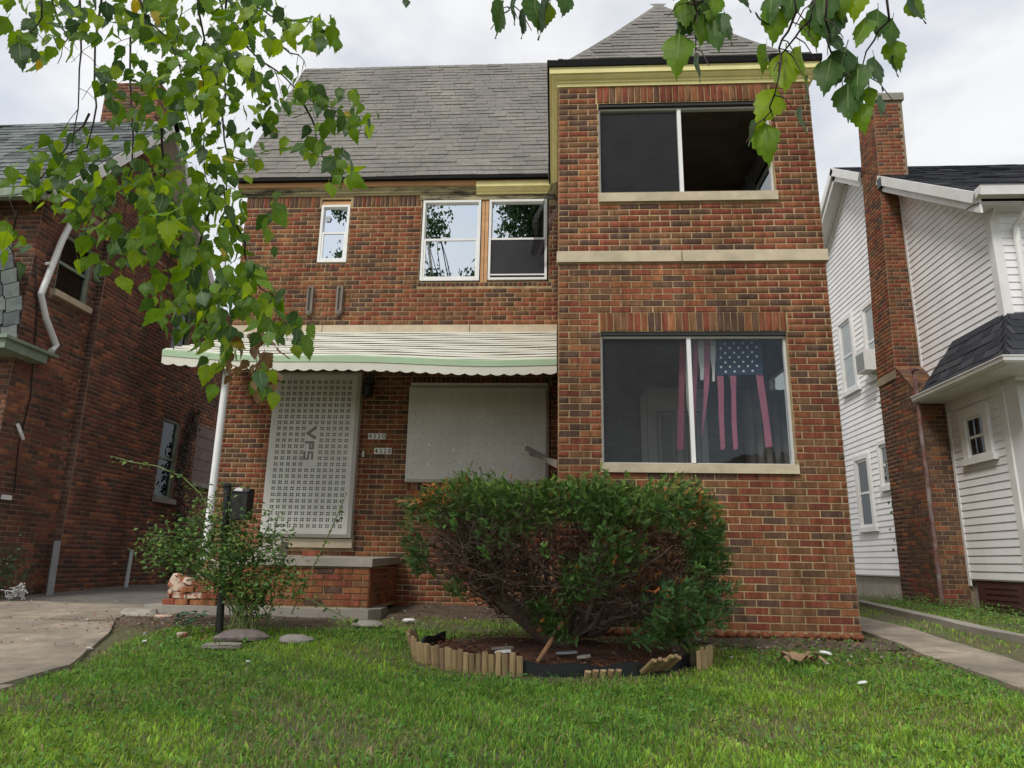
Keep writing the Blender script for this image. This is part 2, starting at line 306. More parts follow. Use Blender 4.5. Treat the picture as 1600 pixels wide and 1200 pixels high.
# ------------------------------------------------------------------ brick, shingle and siding makers
COURSE, BL, BH, PITCHU = 0.0677, 0.2010, 0.0562, 0.2127
class Wall:
    """A flat wall: origin O, running along (cos a, sin a), facing right-hand outward."""
    def __init__(s, O, a):
        s.O = np.array(O, float); s.a = math.radians(a); s.U = np.array([math.cos(s.a), math.sin(s.a), 0.0]); s.I = np.array([-math.sin(s.a), math.cos(s.a), 0.0])
    def p(s, u, z, d=0.0): return s.O + s.U * u + s.I * d + np.array([0, 0, z])
def lay(w, u0, u1, z0, z1, holes=(), lim=None, weights=BRW, phase=0, rnd=random, hh=BH):
    """running-bond bricks between z0 and z1"""
    out = []; n = int(round((z1 - z0) / COURSE))
    for i in range(n):
        zc = z0 + (i + 0.5) * COURSE
        a, b = (u0, u1) if lim is None else lim(zc)
        if b - a < 0.05: continue
        segs = [(a, b)]
        for (h0, h1, k0, k1) in holes:
            if k0 - 0.012 < zc < k1 + 0.012:
                ns = []
                for s0, s1 in segs:
                    if h1 <= s0 or h0 >= s1: ns.append((s0, s1)); continue
                    if h0 > s0: ns.append((s0, h0))
                    if h1 < s1: ns.append((h1, s1))
                segs = ns
        off = u0 - (PITCHU / 2 if (i + phase) % 2 else 0.0)
        k0 = int((a - off) // PITCHU) - 1
        u = off + k0 * PITCHU
        while u < b:
            for s0, s1 in segs:
                x0, x1 = max(u, s0), min(u + PITCHU, s1)
                if x1 - x0 > 0.035:
                    j = rnd.uniform(-.0015, .0015)
                    out.append((w, (x0 + x1) / 2 + j, zc, x1 - x0 - (PITCHU - BL) + rnd.uniform(-.002, .001), hh + rnd.uniform(-.0015, .001), rnd.choices(range(len(weights)), weights)[0]))
            u += PITCHU
    return out
def soldiers(w, u0, u1, z0, z1, weights=BRW, rnd=random):
    n = max(1, int(round((u1 - u0) / COURSE))); p = (u1 - u0) / n
    return [(w, u0 + (i + .5) * p, (z0 + z1) / 2, p - 0.0095, z1 - z0 - 0.010, rnd.choices(range(len(weights)), weights)[0]) for i in range(n)]
def brick_mesh(name, m):
    """one brick, 1 x 1 face, arrises eased"""
    mb = MB(); e, eh = 0.012, 0.045
    v = [(-.5, .012, -.5), (.5, .012, -.5), (.5, .012, .5), (-.5, .012, .5), (-.5, -.0025, -.5), (.5, -.0025, -.5), (.5, -.0025, .5), (-.5, -.0025, .5),
         (-.5 + e, -.0055, -.5 + eh), (.5 - e, -.0055, -.5 + eh), (.5 - e, -.0055, .5 - eh), (-.5 + e, -.0055, .5 - eh)]
    f = [(8, 9, 10, 11)]
    for i in range(4):
        j = (i + 1) % 4; f.append((i, j, 4 + j, 4 + i)); f.append((4 + i, 4 + j, 8 + j, 8 + i))
    mb.add(v, f); return mb.mesh(name, m)
def place_bricks(bricks, parent_of, rest_parent, mats, prefer, limit=300, name='brick', rest_name='brickwork'):
    """the bricks that show largest become objects, the rest one mass"""
    meshes = [brick_mesh(name, m) for m in mats]
    order = sorted(bricks, key=prefer)
    single, rest = order[:limit], order[limit:]
    for (w, u, z, l, h, c) in single:
        p = w.p(u, z, random.uniform(-.002, .0012))
        o = bpy.data.objects.new(name, meshes[c]); COL.objects.link(o)
        o.location = p; o.rotation_euler = (random.uniform(-.012, .012), random.uniform(-.004, .004), w.a + random.uniform(-.006, .006)); o.scale = (l, 1, h); attach(o, parent_of(w))
    if rest:
        T = np.array([v.co[:] for v in meshes[0].vertices]); F = [tuple(p.vertices) for p in meshes[0].polygons]; nv = len(T); nf = len(F)
        V = np.zeros((len(rest) * nv, 3)); mi = np.zeros(len(rest) * nf, np.int32)
        for k, (w, u, z, l, h, c) in enumerate(rest):
            d = random.uniform(-.002, .0012); tl = random.uniform(-.01, .01)
            loc = w.p(u, z, d)
            V[k * nv:(k + 1) * nv] = loc + np.outer(T[:, 0] * l, w.U) + np.outer(T[:, 1] + T[:, 2] * h * tl, w.I) + np.outer(T[:, 2] * h, (0, 0, 1)); mi[k * nf:(k + 1) * nf] = c
        Fa = np.array(F); FF = (Fa[None] + (np.arange(len(rest)) * nv)[:, None, None]).reshape(-1)
        me = fast_mesh(rest_name, V, np.full(len(rest) * nf, 4), FF, None, mats[0])
        for m in mats[1:]: me.materials.append(m)
        me.polygons.foreach_set('material_index', mi); me.update()
        o = link(rest_name, me, rest_parent); o['kind'] = 'stuff'
def wall_sheet(mb, w, u0, u1, z0, z1, holes=(), reveal=0.11, mi=0, back=None):
    """mortar bed of a wall with its openings and their reveals"""
    us = sorted({u0, u1, *[h[0] for h in holes], *[h[1] for h in holes]}); zs = sorted({z0, z1, *[h[2] for h in holes], *[h[3] for h in holes]})
    for a, b in zip(us, us[1:]):
        for c, d in zip(zs, zs[1:]):
            if any(h[0] - 1e-6 <= a and b <= h[1] + 1e-6 and h[2] - 1e-6 <= c and d <= h[3] + 1e-6 for h in holes): continue
            mb.quad(w.p(a, c), w.p(b, c), w.p(b, d), w.p(a, d), mi)
            if back: mb.quad(w.p(a, c, back), w.p(a, d, back), w.p(b, d, back), w.p(b, c, back), mi)
    for h0, h1, k0, k1 in holes:
        for A, B in (((h0, k0), (h1, k0)), ((h1, k0), (h1, k1)), ((h1, k1), (h0, k1)), ((h0, k1), (h0, k0))):
            mb.quad(w.p(*A), w.p(*B), w.p(*B, reveal), w.p(*A, reveal), mi)
def shingle_field(P0, U, V, wfun, height, expo, tab, mats, parent, rest_parent, limit, name='shingle', rest_name='shingle_courses', wav=0.006, thick=0.011, prefer=None, ragged=0.0, rnd=random):
    """courses of shingles on a roof plane; U along the eave, V up the slope"""
    P0, U, V = np.array(P0, float), np.array(U, float), np.array(V, float); U /= np.linalg.norm(U); V /= np.linalg.norm(V); N = np.cross(U, V)
    recs = []; n = int(height / expo) + 1
    for i in range(n):
        v0 = i * expo
        if v0 > height - 0.02: break
        a, b = wfun(v0 + expo * 1.05); u = a - rnd.uniform(0, tab)
        while u < b:
            t = tab * rnd.uniform(.7, 1.25); x0, x1 = max(u, a), min(u + t, b)
            if x1 - x0 > 0.03: recs.append((x0, x1, v0 + wav * math.sin(x0 * 2.3 + i * .7) + rnd.uniform(-.5, .5) * wav, min(expo * 1.12, height - v0), rnd.randrange(len(mats)), rnd.uniform(-1, 1)))
            u += t
    recs.sort(key=lambda r: prefer(r) if prefer else r[2])
    mbs = MB(); unit = {}
    R3 = Matrix(((U[0], V[0], N[0]), (U[1], V[1], N[1]), (U[2], V[2], N[2]))).to_4x4()
    def geo(l, h, tw):
        th = thick * (1 + .5 * tw) + ragged * abs(tw)
        return [(0, 0, 0), (l, 0, 0), (l, h, 0), (0, h, 0), (0.003, 0, th), (l - .003, 0, th + tw * .0015), (l - .001, h, .002), (0.001, h, .002)]
    FS = [(0, 1, 5, 4), (1, 2, 6, 5), (3, 0, 4, 7), (4, 5, 6, 7)]
    for k, (x0, x1, v0, h, c, tw) in enumerate(recs):
        if k < limit:
            if c not in unit: m_ = MB(); m_.add(geo(1, h, 0), FS); unit[c] = m_.mesh(name, mats[c])
            o = bpy.data.objects.new(name, unit[c]); COL.objects.link(o); o.matrix_world = Matrix.Translation(P0 + U * x0 + V * v0 + N * (.001 * tw)) @ R3 @ Matrix.Diagonal((x1 - x0 - .002, 1, 1 + .4 * tw, 1))
            mw = o.matrix_world.copy(); attach(o, parent)
            o.matrix_basis = mw
        else:
            mbs.add([P0 + U * (x0 + q[0]) + V * (v0 + q[1]) + N * q[2] for q in geo(x1 - x0 - .002, h, tw)], FS, c)
    if mbs.v:
        o = mbs.build(rest_name, mats, rest_parent); o['kind'] = 'stuff'

# ------------------------------------------------------------------ ground, driveway, paths
xs = sorted(set([-300, -120, -60, -30, -18, -12] + [round(-9 + .3 * i, 3) for i in range(58)] + [9, 12, 18, 30, 60, 120, 300]))
ys = sorted(set([-300, -120, -60, -30, -15, -8, -4] + [round(-2 + .25 * i, 3) for i in range(60)] + [14, 16, 20, 30, 60, 120, 300, 600]))
gb = MB()
gv = [(x, y, ground(x, y) - (.02 if y > 2 else 0)) for y in ys for x in xs]; nx = len(xs)
gb.add(gv, [(j * nx + i, j * nx + i + 1, (j + 1) * nx + i + 1, (j + 1) * nx + i) for j in range(len(ys) - 1) for i in range(nx - 1)])
tag(gb.build('ground', M_soil, smooth=True), kind='structure', label='bare lawn soil with grass growing over it')
def slab(name, pts, thick, m, parent, lift=0.0, jit=0.006):
    """concrete slab following the ground, arrises chipped a little"""
    b = MB(); poly = []
    n = len(pts)
    for i in range(n):
        p, q = np.array(pts[i]), np.array(pts[(i + 1) % n]); k = max(2, int(np.linalg.norm(q - p) / .18))
        for j in range(k):
            r = p + (q - p) * j / k + np.array([random.uniform(-jit, jit), random.uniform(-jit, jit)]) * 1.2
            poly.append((r[0], r[1], ground(r[0], r[1]) + lift))
    b.prism([(x, y, z - thick) for x, y, z in poly], (0, 0, thick)); return b.build(name, m, parent)
drive = slab('driveway', [(-6.95, 2.6), (-3.45, 2.6), (-3.35, 4.55), (-6.95, 4.55)], .12, M_drive, None, .012)
tag(drive, kind='structure', label='cracked grey concrete driveway beside the brick house')
dy = [4.56, 5.75, 7.05, 8.5, 10.2, 12.0, 14.0]
def drive_edge(y): return -3.46 if y < 5.3 else max(-4.75, -3.46 - (y - 5.3) * .47)
for a, b in zip(dy, dy[1:]):
    slab('slab', [(-6.9, a + .012), (-5.2, a + .012 + random.uniform(-.03, .03)), (drive_edge(a), a + .012), (drive_edge((a + b) / 2) + .05, (a + b) / 2), (drive_edge(b), b - .012), (-5.2, b - .012 + random.uniform(-.03, .03)), (-6.9, b - .012)], .12, M_drive if a < 8 else mat('old_asphalt', (.15, .135, .12), macro=.25, rough=.95, var=.25, scale=8, bump=.5, bscale=90), drive, .012 + random.uniform(-.008, .014))
walk = slab('footpath', [(3.05, 3.0), (3.62, 3.0), (3.62, 5.2), (3.06, 5.2)], .1, M_drive, None, .012)
tag(walk, kind='structure', label='narrow concrete footpath along the corner of the brick house')
for a, b in ((5.22, 6.5), (6.52, 8.0), (8.02, 10.0), (10.02, 13.0)):
    slab('slab', [(3.05, a), (3.62 + random.uniform(-.03, .03), a), (3.64, b), (3.04, b)], .1, M_drive, walk, .012 + random.uniform(-.006, .006))
kerb = slab('kerb', [(4.28, 4.0), (4.46, 4.0), (4.46, 7.1), (4.28, 7.1)], .1, M_conc, None, .045)
tag(kerb, kind='structure', label='low grey concrete edging strip between the two houses')
for a, b in ((7.12, 9.4), (9.42, 12.5)): slab('slab', [(4.28, a), (4.46, a), (4.46, b), (4.28, b)], .1, M_conc, kerb, .045)
db = MB()                                                          # dirt strip against the walls
def sheet(mb, x0, x1, y0, y1, lift, n=14, k=8):
    v = []
    for j in range(k + 1):
        for i in range(n + 1):
            x = x0 + (x1 - x0) * i / n; y = y0 + (y1 - y0) * j / k; e = (i in (0, n)) or (j in (0, k))
            v.append((x + (random.uniform(-.1, .1) if e else 0), y + (random.uniform(-.12, .12) if e else 0), ground(x, y) + (-.03 if e else lift + random.uniform(0, .02))))
    mb.add(v, [(j * (n + 1) + i, j * (n + 1) + i + 1, (j + 1) * (n + 1) + i + 1, (j + 1) * (n + 1) + i) for j in range(k) for i in range(n)])
sheet(db, -1.95, 0.05, 8.0, 9.5, .012)
sheet(db, .9, 3.1, 6.45, 7.0, .006)
sheet(db, -4.9, -2.2, 6.9, 8.2, .004)
tag(db.build('bare_earth', M_dirt, smooth=True), kind='structure', label='bare earth along the foot of the house walls')

# ------------------------------------------------------------------ the brick house
YT, YM = 6.9, 9.42
XL, XR, XM = 0.03, 2.745, -4.62
house = empty('brick_house', (-0.9, 9.4, 0.05), 'two-storey brick duplex with steel-covered door and projecting bay, the middle house', 'house')
W_tf = Wall((XL, YT, 0), 0); W_tl = Wall((XL, YM, 0), -90); W_tr = Wall((XR, YT, 0), 90)
W_mf = Wall((XM, YM, 0), 0); W_ml = Wall((XM, 14.0, 0), -90)
TF = lambda x: x - XL
MF = lambda x: x - XM
win_lo = (TF(.455), TF(2.30), 1.587, 2.925); win_up = (TF(.465), TF(2.31), 4.462, 5.565)
sill_lo = (TF(.44), TF(2.315), 1.49, 1.59); sill_up = (TF(.45), TF(2.325), 4.352, 4.465)
mb = MB(); wall_sheet(mb, W_tf, 0, XR - XL, -.15, 5.86, [win_lo, win_up]); wall_tf = mb.build('wall', M_mortar, house); wall_tf['label'] = 'brick front of the projecting bay'
side_lo = (.55, 1.9, 1.587, 2.925); side_up = (.55, 1.9, 4.462, 5.565)
mb = MB(); wall_sheet(mb, W_tr, 0, YM - YT, -.15, 5.86, [side_lo, side_up]); wall_sheet(mb, W_tl, 0, YM - YT, -.15, 5.86); wall_ts = mb.build('wall', M_mortar, house); wall_ts['label'] = 'brick sides of the projecting bay'
w_small = (MF(-3.47), MF(-3.033), 4.80, 5.83); w_pair = (MF(-1.965), MF(-.10), 4.50, 5.87)
door_h = (MF(-3.75), MF(-2.76), .90, 3.0); low_h = (MF(-1.9), MF(-.16), 1.75, 2.88)
mb = MB(); wall_sheet(mb, W_mf, 0, XL - XM, -.1, 6.15, [w_small, w_pair, door_h, low_h]); wall_mf = mb.build('wall', M_mortar, house); wall_mf['label'] = 'brick front of the main block'
mb = MB(); wall_sheet(mb, W_ml, 0, 14.0 - YM, -.1, 6.0)
mb.add([(XM, 9.42, 6.0), (XM, 13.6, 6.0), (XM, 11.5, 9.5)], [(0, 2, 1)]); mb.quad((XM, 14, -.1), (XR, 14, -.1), (XR, 14, 6.0), (XM, 14, 6.0)); mb.quad((XR, YM, -.1), (XR, YM, 6.0), (XR, 14, 6.0), (XR, 14, -.1))
mb.add([(XR, 9.42, 6.0), (XR, 13.6, 6.0), (XR, 11.5, 9.5)], [(0, 1, 2)])
wall_ml = mb.build('wall', M_mortar, house); wall_ml['label'] = 'brick side and rear of the main block'

bricks = []
z00 = 0.078
bricks += lay(W_tf, 0, XR - XL, z00, 3.665, [win_lo, sill_lo, (TF(.44), TF(2.315), 2.925, 3.125)])
bricks += lay(W_tf, 0, XR - XL, 3.803, 5.79, [win_up, sill_up, (TF(.44), TF(2.32), 5.565, 5.79)], phase=1)
bricks += soldiers(W_tf, TF(.45), TF(2.31), 2.925, 3.128) + soldiers(W_tf, TF(.45), TF(2.31), 5.567, 5.785)
bricks += lay(W_mf, 0, XL - XM, .06, 3.735, [door_h, low_h, (MF(-3.84), MF(-2.64), .77, .90), (MF(-1.98), MF(-.08), 2.9, 3.11), (MF(-1.98), MF(-.08), 1.53, 1.75)])
bricks += soldiers(W_mf, MF(-1.98), MF(-.08), 2.905, 3.11, [0, 2, 0, 1, 3, 0, 5, 5, 2, 0]) + soldiers(W_mf, MF(-1.98), MF(-.08), 1.54, 1.745, [0, 2, 0, 1, 3, 0, 5, 5, 2, 0])
bricks += lay(W_mf, 0, XL - XM, 3.86, 5.69, [w_small, w_pair, (MF(-3.62), MF(-2.98), 4.73, 4.80), (MF(-1.98), MF(-.06), 4.43, 4.51)])
DK = [1, 2, 0, 1, 3, 0, 5, 5, 3, 0]
bricks += soldiers(W_mf, 0, MF(-3.50), 5.695, 5.885, DK) + soldiers(W_mf, MF(-3.0), MF(-1.98), 5.695, 5.885, DK)
bricks += soldiers(W_mf, MF(-3.62), MF(-2.98), 4.735, 4.797, DK) + soldiers(W_mf, MF(-1.98), MF(-.06), 4.435, 4.497, DK)
bricks += lay(W_tr, 0, YM - YT, z00, 5.79, [side_lo, side_up]) + lay(W_tl, 0, YM - YT, z00, 5.79)
bricks += lay(W_ml, 0, 14.0 - YM, .06, 6.0) + lay(W_ml, 0, 4.2, 6.0, 9.4, lim=lambda z: ((z - 6.0) / 3.5 * 2.1 + .45, 4.55 - (z - 6.0) / 3.5 * 2.1))
house_walls = {id(W_tf): wall_tf, id(W_mf): wall_mf, id(W_tr): wall_ts, id(W_tl): wall_ts, id(W_ml): wall_ml}
def pref(b):
    w, u, z, l, h, c = b; p = w.p(u, z)
    hidden = (w is W_tr) or (w is W_tl) or (w is W_ml) or (w is W_tf and u < 1.35 and z < 1.35)
    return dist_cam(p) + (100 if hidden else 0) + (3 if l < .1 and h < .1 else 0)
place_bricks(bricks, lambda w: house_walls[id(w)], house, BR, pref)
# worn footing course of rounded brick ends under the bay
fc = bmesh.new(); bmesh.ops.create_cube(fc, size=1); bmesh.ops.bevel(fc, geom=fc.edges[:], offset=.2, segments=2, affect='EDGES')
me = bpy.data.meshes.new('footing_brick'); fc.to_mesh(me); fc.free(); me.materials.append(BR[9])
me2 = me.copy(); me2.materials.clear(); me2.materials.append(BR[3])
for m_ in (me, me2): m_.polygons.foreach_set('use_smooth', [True] * len(m_.polygons))
u = XL
while u < XR - .03:
    l = random.uniform(.093, .108)
    link('footing_brick', random.choice((me, me2)), wall_tf, (u + l / 2, YT + .005 + random.uniform(-.008, .008), .037), (0, 0, random.uniform(-.05, .05)), (l - .006, .10, .070)); u += l
mb = MB(); mb.box(XL, XR, YT + .01, YT + .05, -.1, .03); mb.build('footing', M_mortar, wall_tf)

def stone(name, x0, x1, y0, y1, z0, z1, parent, m=None, joints=()):
    b = MB(); cuts = [x0, *joints, x1]
    for a, c in zip(cuts, cuts[1:]): b.obox(((a + c) / 2, (y0 + y1) / 2, (z0 + z1) / 2), (1, 0, 0), (0, -1, 0), (0, 0, 1), (c - a) / 2 - .0015, (y1 - y0) / 2, (z1 - z0) / 2, 0, .004)
    return b.build(name, m or M_stone, parent)
stone('stone_band', XL - .022, XR + .03, YT - .03, YT + .1, 3.67, 3.80, house, joints=(1.3,))
stone('sill', .44, 2.315, YT - .035, YT + .13, 1.492, 1.588, wall_tf); stone('sill', .45, 2.325, YT - .035, YT + .13, 4.354, 4.464, wall_tf)
stone('stone_band', XM - .01, XL - .004, YM - .025, YM + .1, 3.738, 3.856, house, joints=(-3.3, -1.2))
stone('door_sill', -3.84, -2.64, YM - .07, YM + .1, .775, .897, house)

# cornice of the bay: swept profile round three sides
def sweep(profile, name, m, parent, y_end=YM - .05):
    b = MB(); n = len(profile)
    path = [lambda p: (XR + p, y_end), lambda p: (XR + p, YT - p), lambda p: (XL - p, YT - p), lambda p: (XL - p, y_end)]
    v = [(*q(p), z) for q in path for p, z in profile]
    b.add(v, [(k * n + i, k * n + i + 1, (k + 1) * n + i + 1, (k + 1) * n + i) for k in range(3) for i in range(n - 1)]); return b.build(name, m, parent)
sweep([(.0, 5.775), (.018, 5.775), (.018, 5.812), (.030, 5.818), (.032, 5.835), (.055, 5.848), (.075, 5.872), (.078, 5.885), (.10, 5.888), (.105, 5.972), (.0, 5.975)], 'cornice', M_yellow, house)
sweep([(.085, 5.962), (.125, 5.962), (.130, 6.035), (.0, 6.04)], 'drip_edge', M_drip, house)

# roof of the bay: flared hip
def bay_roof():
    X0, X1, Y0 = XL - .125, XR + .125, YT - .125; cx, cy, az = (X0 + X1) / 2, Y0 + (X1 - X0) / 2 * 1.0, 8.36
    prof = [(0, 6.04), (.22, 6.205), (.50, 6.60), (.83, 7.08), (1.20, 7.64), ((X1 - X0) / 2, 8.07)]             # run inwards, height
    under = MB()
    for (r0, h0), (r1, h1) in zip(prof, prof[1:]):
        under.quad((X0 + r0, Y0 + r0, h0 - .01), (X1 - r0, Y0 + r0, h0 - .01), (X1 - r1, Y0 + r1, h1 - .01), (X0 + r1, Y0 + r1, h1 - .01))
        under.quad((X0 + r0, 11.2, h0 - .01), (X0 + r0, Y0 + r0, h0 - .01), (X0 + r1, Y0 + r1, h1 - .01), (X0 + r1, 11.2, h1 - .01))
        under.quad((X1 - r0, Y0 + r0, h0 - .01), (X1 - r0, 11.2, h0 - .01), (X1 - r1, 11.2, h1 - .01), (X1 - r1, Y0 + r1, h1 - .01))
    roof = under.build('roof', M_shing[3], house); roof['label'] = 'flared hip roof over the projecting bay'
    for i, ((r0, h0), (r1, h1)) in enumerate(zip(prof, prof[1:])):
        sl = math.hypot(r1 - r0, h1 - h0); k = (r1 - r0) / sl
        shingle_field((X0 + r0, Y0 + r0, h0), (1, 0, 0), (0, r1 - r0, h1 - h0), lambda v, k=k, w=(X1 - X0 - 2 * r0): (v * k, w - v * k), sl, sl / round(sl / .127), .31, M_shing, roof, roof, 40 if i < 3 else 0)
        shingle_field((X0 + r0, 11.2, h0), (0, -1, 0), (r1 - r0, 0, h1 - h0), lambda v, k=k, w=(11.2 - Y0 - r0): (0, w - v * k), sl, sl / round(sl / .127), .31, M_shing, roof, roof, 0)
        shingle_field((X1 - r0, Y0 + r0, h0), (0, 1, 0), (-(r1 - r0), 0, h1 - h0), lambda v, k=k, w=(11.2 - Y0 - r0): (v * k, w), sl, sl / round(sl / .127), .31, M_shing, roof, roof, 0)
    cap = MB()                                                     # hip caps
    for sx in (0, 1):
        for (r0, h0), (r1, h1) in zip(prof, prof[1:]):
            n = max(1, int(math.hypot(r1 - r0, h1 - h0) / .14))
            for j in range(n):
                ra, rb = r0 + (r1 - r0) * j / n, r0 + (r1 - r0) * (j + 1.08) / n; ha, hb = h0 + (h1 - h0) * j / n + .006, h0 + (h1 - h0) * (j + 1.08) / n + .003
                xa, xb = (X0 + ra, X0 + rb) if sx == 0 else (X1 - ra, X1 - rb); s = 1 if sx == 0 else -1
                d = .115
                A, B = (xa, Y0 + ra, ha), (xb, Y0 + rb, hb); mi = random.randrange(4)
                cap.quad(A, (xa + s * d, Y0 + ra, ha - .006), (xb + s * d, Y0 + rb, hb - .006), B, mi); cap.quad(A, B, (xb, Y0 + rb + d, hb - .006), (xa, Y0 + ra + d, ha - .006), mi)
                cap.quad(A, (xa, Y0 + ra, ha - .014), (xa + s * d, Y0 + ra, ha - .02), (xa + s * d, Y0 + ra, ha - .006), mi)
    cap.build('hip_cap', M_shing, roof)
bay_roof()

# main roof
EY, EZ, RY, RZ, RX0 = 9.27, 6.10, 11.5, 9.73, -4.78
ub = MB(); ub.quad((RX0, EY, EZ), (2.85, EY, EZ), (2.85, RY, RZ), (RX0, RY, RZ)); ub.quad((RX0, RY, RZ), (2.85, RY, RZ), (2.85, 13.75, EZ - .05), (RX0, 13.75, EZ - .05))
ub.quad((RX0, EY, EZ - .03), (RX0, RY, RZ - .12), (2.85, RY, RZ - .12), (2.85, EY, EZ - .03))
ub.quad((RX0, EY, EZ), (RX0, RY, RZ), (RX0, RY, RZ - .1), (RX0, EY, EZ - .03))
roof = ub.build('roof', M_shing[3], house); roof['label'] = 'steep grey shingle roof of the main block'
sl = math.hypot(RY - EY, RZ - EZ)
shingle_field((RX0 - .02, EY - .012, EZ + .004), (1, 0, 0), (0, RY - EY, RZ - EZ), lambda v: (0.0 - .05 * math.exp(-v * 3), 4.83), sl, sl / 33, .30, M_shing, roof, roof, 180, wav=0.010)
mb = MB(); mb.box(RX0, 2.85, EY - .02, EY + .05, EZ - .045, EZ - .004); mb.build('drip_edge', M_drip, house)
mb = MB(); n = 24
for i in range(n):
    x0 = RX0 + (2.85 - RX0) * i / n; x1 = RX0 + (2.85 - RX0) * (i + 1.05) / n
    mb.quad((x0, RY - .13, RZ - .19), (x1, RY - .13, RZ - .185), (x1, RY, RZ + .012), (x0, RY, RZ + .022)); mb.quad((x0, RY, RZ + .022), (x1, RY, RZ + .012), (x1, RY + .13, RZ - .19), (x0, RY + .13, RZ - .2))
mb.build('ridge_cap', M_shing[1], roof)
mb = MB(); mb.box(XM - .12, -.06, YM - .10, YM + .02, 5.985, 6.06); mb.build('eave_board', M_pine, house)
def hmould(name, x0, x1, prof, m, parent):
    b = MB(); n = len(prof); b.add([(x, YM - p, z) for x in (x0, x1) for p, z in prof], [(i, n + i, n + i + 1, i + 1) for i in range(n - 1)] + [tuple(range(n)), tuple(range(2 * n - 1, n - 1, -1))]); return b.build(name, m, parent)
hmould('eave_moulding', XM - .12, -1.16, [(0, 5.875), (.02, 5.875), (.022, 5.90), (.045, 5.905), (.05, 5.925), (.035, 5.93), (.07, 5.985), (0, 5.987)], M_oldtrim, house)
hmould('eave_moulding', -1.16, -.02, [(0, 5.865), (.04, 5.865), (.045, 5.895), (.065, 5.90), (.07, 5.915), (.11, 5.95), (.115, 6.03), (0, 6.032)], M_yellow, house)
hmould('head_board', -2.0, XL, [(0, 5.79), (.012, 5.79), (.014, 5.866), (0, 5.868)], M_oldtrim, house)
soff = MB(); soff.quad((XL - .06, YT - .06, 5.95), (XR + .06, YT - .06, 5.95), (XR + .06, YM, 5.95), (XL - .06, YM, 5.95)); soff.build('soffit', M_drip, house)

# rooms behind the openings
def room(name, x0, x1, y0, y1, z0, z1, m_wall, m_ceil, parent, open_front=None):
    b = MB(); b.quad((x0, y0, z0), (x1, y0, z0), (x1, y1, z0), (x0, y1, z0), 1); b.quad((x0, y0, z1), (x0, y1, z1), (x1, y1, z1), (x1, y0, z1), 1)
    b.quad((x0, y1, z0), (x1, y1, z0), (x1, y1, z1), (x0, y1, z1)); b.quad((x0, y0, z0), (x0, y1, z0), (x0, y1, z1), (x0, y0, z1))
    return b, name, (m_wall, m_ceil), parent
M_inbrick = mat('painted_inner_brick', (.30, .29, .28), rough=0.9, var=0.2, scale=4, bump=0.2)
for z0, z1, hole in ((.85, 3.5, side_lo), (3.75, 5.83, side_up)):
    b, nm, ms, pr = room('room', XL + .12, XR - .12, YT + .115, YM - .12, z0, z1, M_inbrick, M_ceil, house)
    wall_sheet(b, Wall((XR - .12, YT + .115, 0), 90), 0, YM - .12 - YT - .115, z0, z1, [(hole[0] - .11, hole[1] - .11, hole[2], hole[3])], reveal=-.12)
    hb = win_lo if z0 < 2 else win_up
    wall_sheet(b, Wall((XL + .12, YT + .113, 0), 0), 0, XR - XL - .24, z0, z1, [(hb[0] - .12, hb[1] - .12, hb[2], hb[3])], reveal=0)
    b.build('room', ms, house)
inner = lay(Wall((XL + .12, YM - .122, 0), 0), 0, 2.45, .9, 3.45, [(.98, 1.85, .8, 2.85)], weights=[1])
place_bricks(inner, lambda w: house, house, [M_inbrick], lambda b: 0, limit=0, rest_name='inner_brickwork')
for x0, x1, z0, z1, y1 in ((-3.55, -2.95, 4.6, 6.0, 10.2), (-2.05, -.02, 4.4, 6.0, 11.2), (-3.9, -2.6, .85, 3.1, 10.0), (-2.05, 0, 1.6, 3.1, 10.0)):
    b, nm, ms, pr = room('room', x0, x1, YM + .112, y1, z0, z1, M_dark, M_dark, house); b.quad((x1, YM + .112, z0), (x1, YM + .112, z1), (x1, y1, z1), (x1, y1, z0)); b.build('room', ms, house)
# white inner door of the sun porch
d = MB(); d.box(1.12, 1.20, YM - .18, YM - .13, .85, 2.9); d.box(1.12, 2.0, YM - .18, YM - .13, 2.82, 2.9); d.box(1.21, 1.98, YM - .165, YM - .135, .86, 2.81)
door_in = d.build('inner_door', M_doorw, house)
for (a, c, e, f) in ((1.33, 1.58, 1.75, 2.6), (1.66, 1.9, 1.75, 2.6), (1.33, 1.9, 1.0, 1.55)):
    b = MB()
    for q in ((a, a + .025, e, f), (c - .025, c, e, f), (a, c, e, e + .025), (a, c, f - .025, f)): b.box(q[0], q[1], YM - .178, YM - .165, q[2], q[3])
    b.box(a + .05, c - .05, YM - .172, YM - .165, e + .05, f - .05); b.build('door_panel', mat('groove_shade_paint', (.45, .45, .43), rough=.6, var=.08, bump=.03), door_in)  # panels painted darker: groove shade put into colour so their outlines show
b = MB(); b.tube([(1.27, YM - .17, 1.62), (1.27, YM - .225, 1.62)], [.028, .034], 12); b.build('door_knob', M_blackp, door_in)

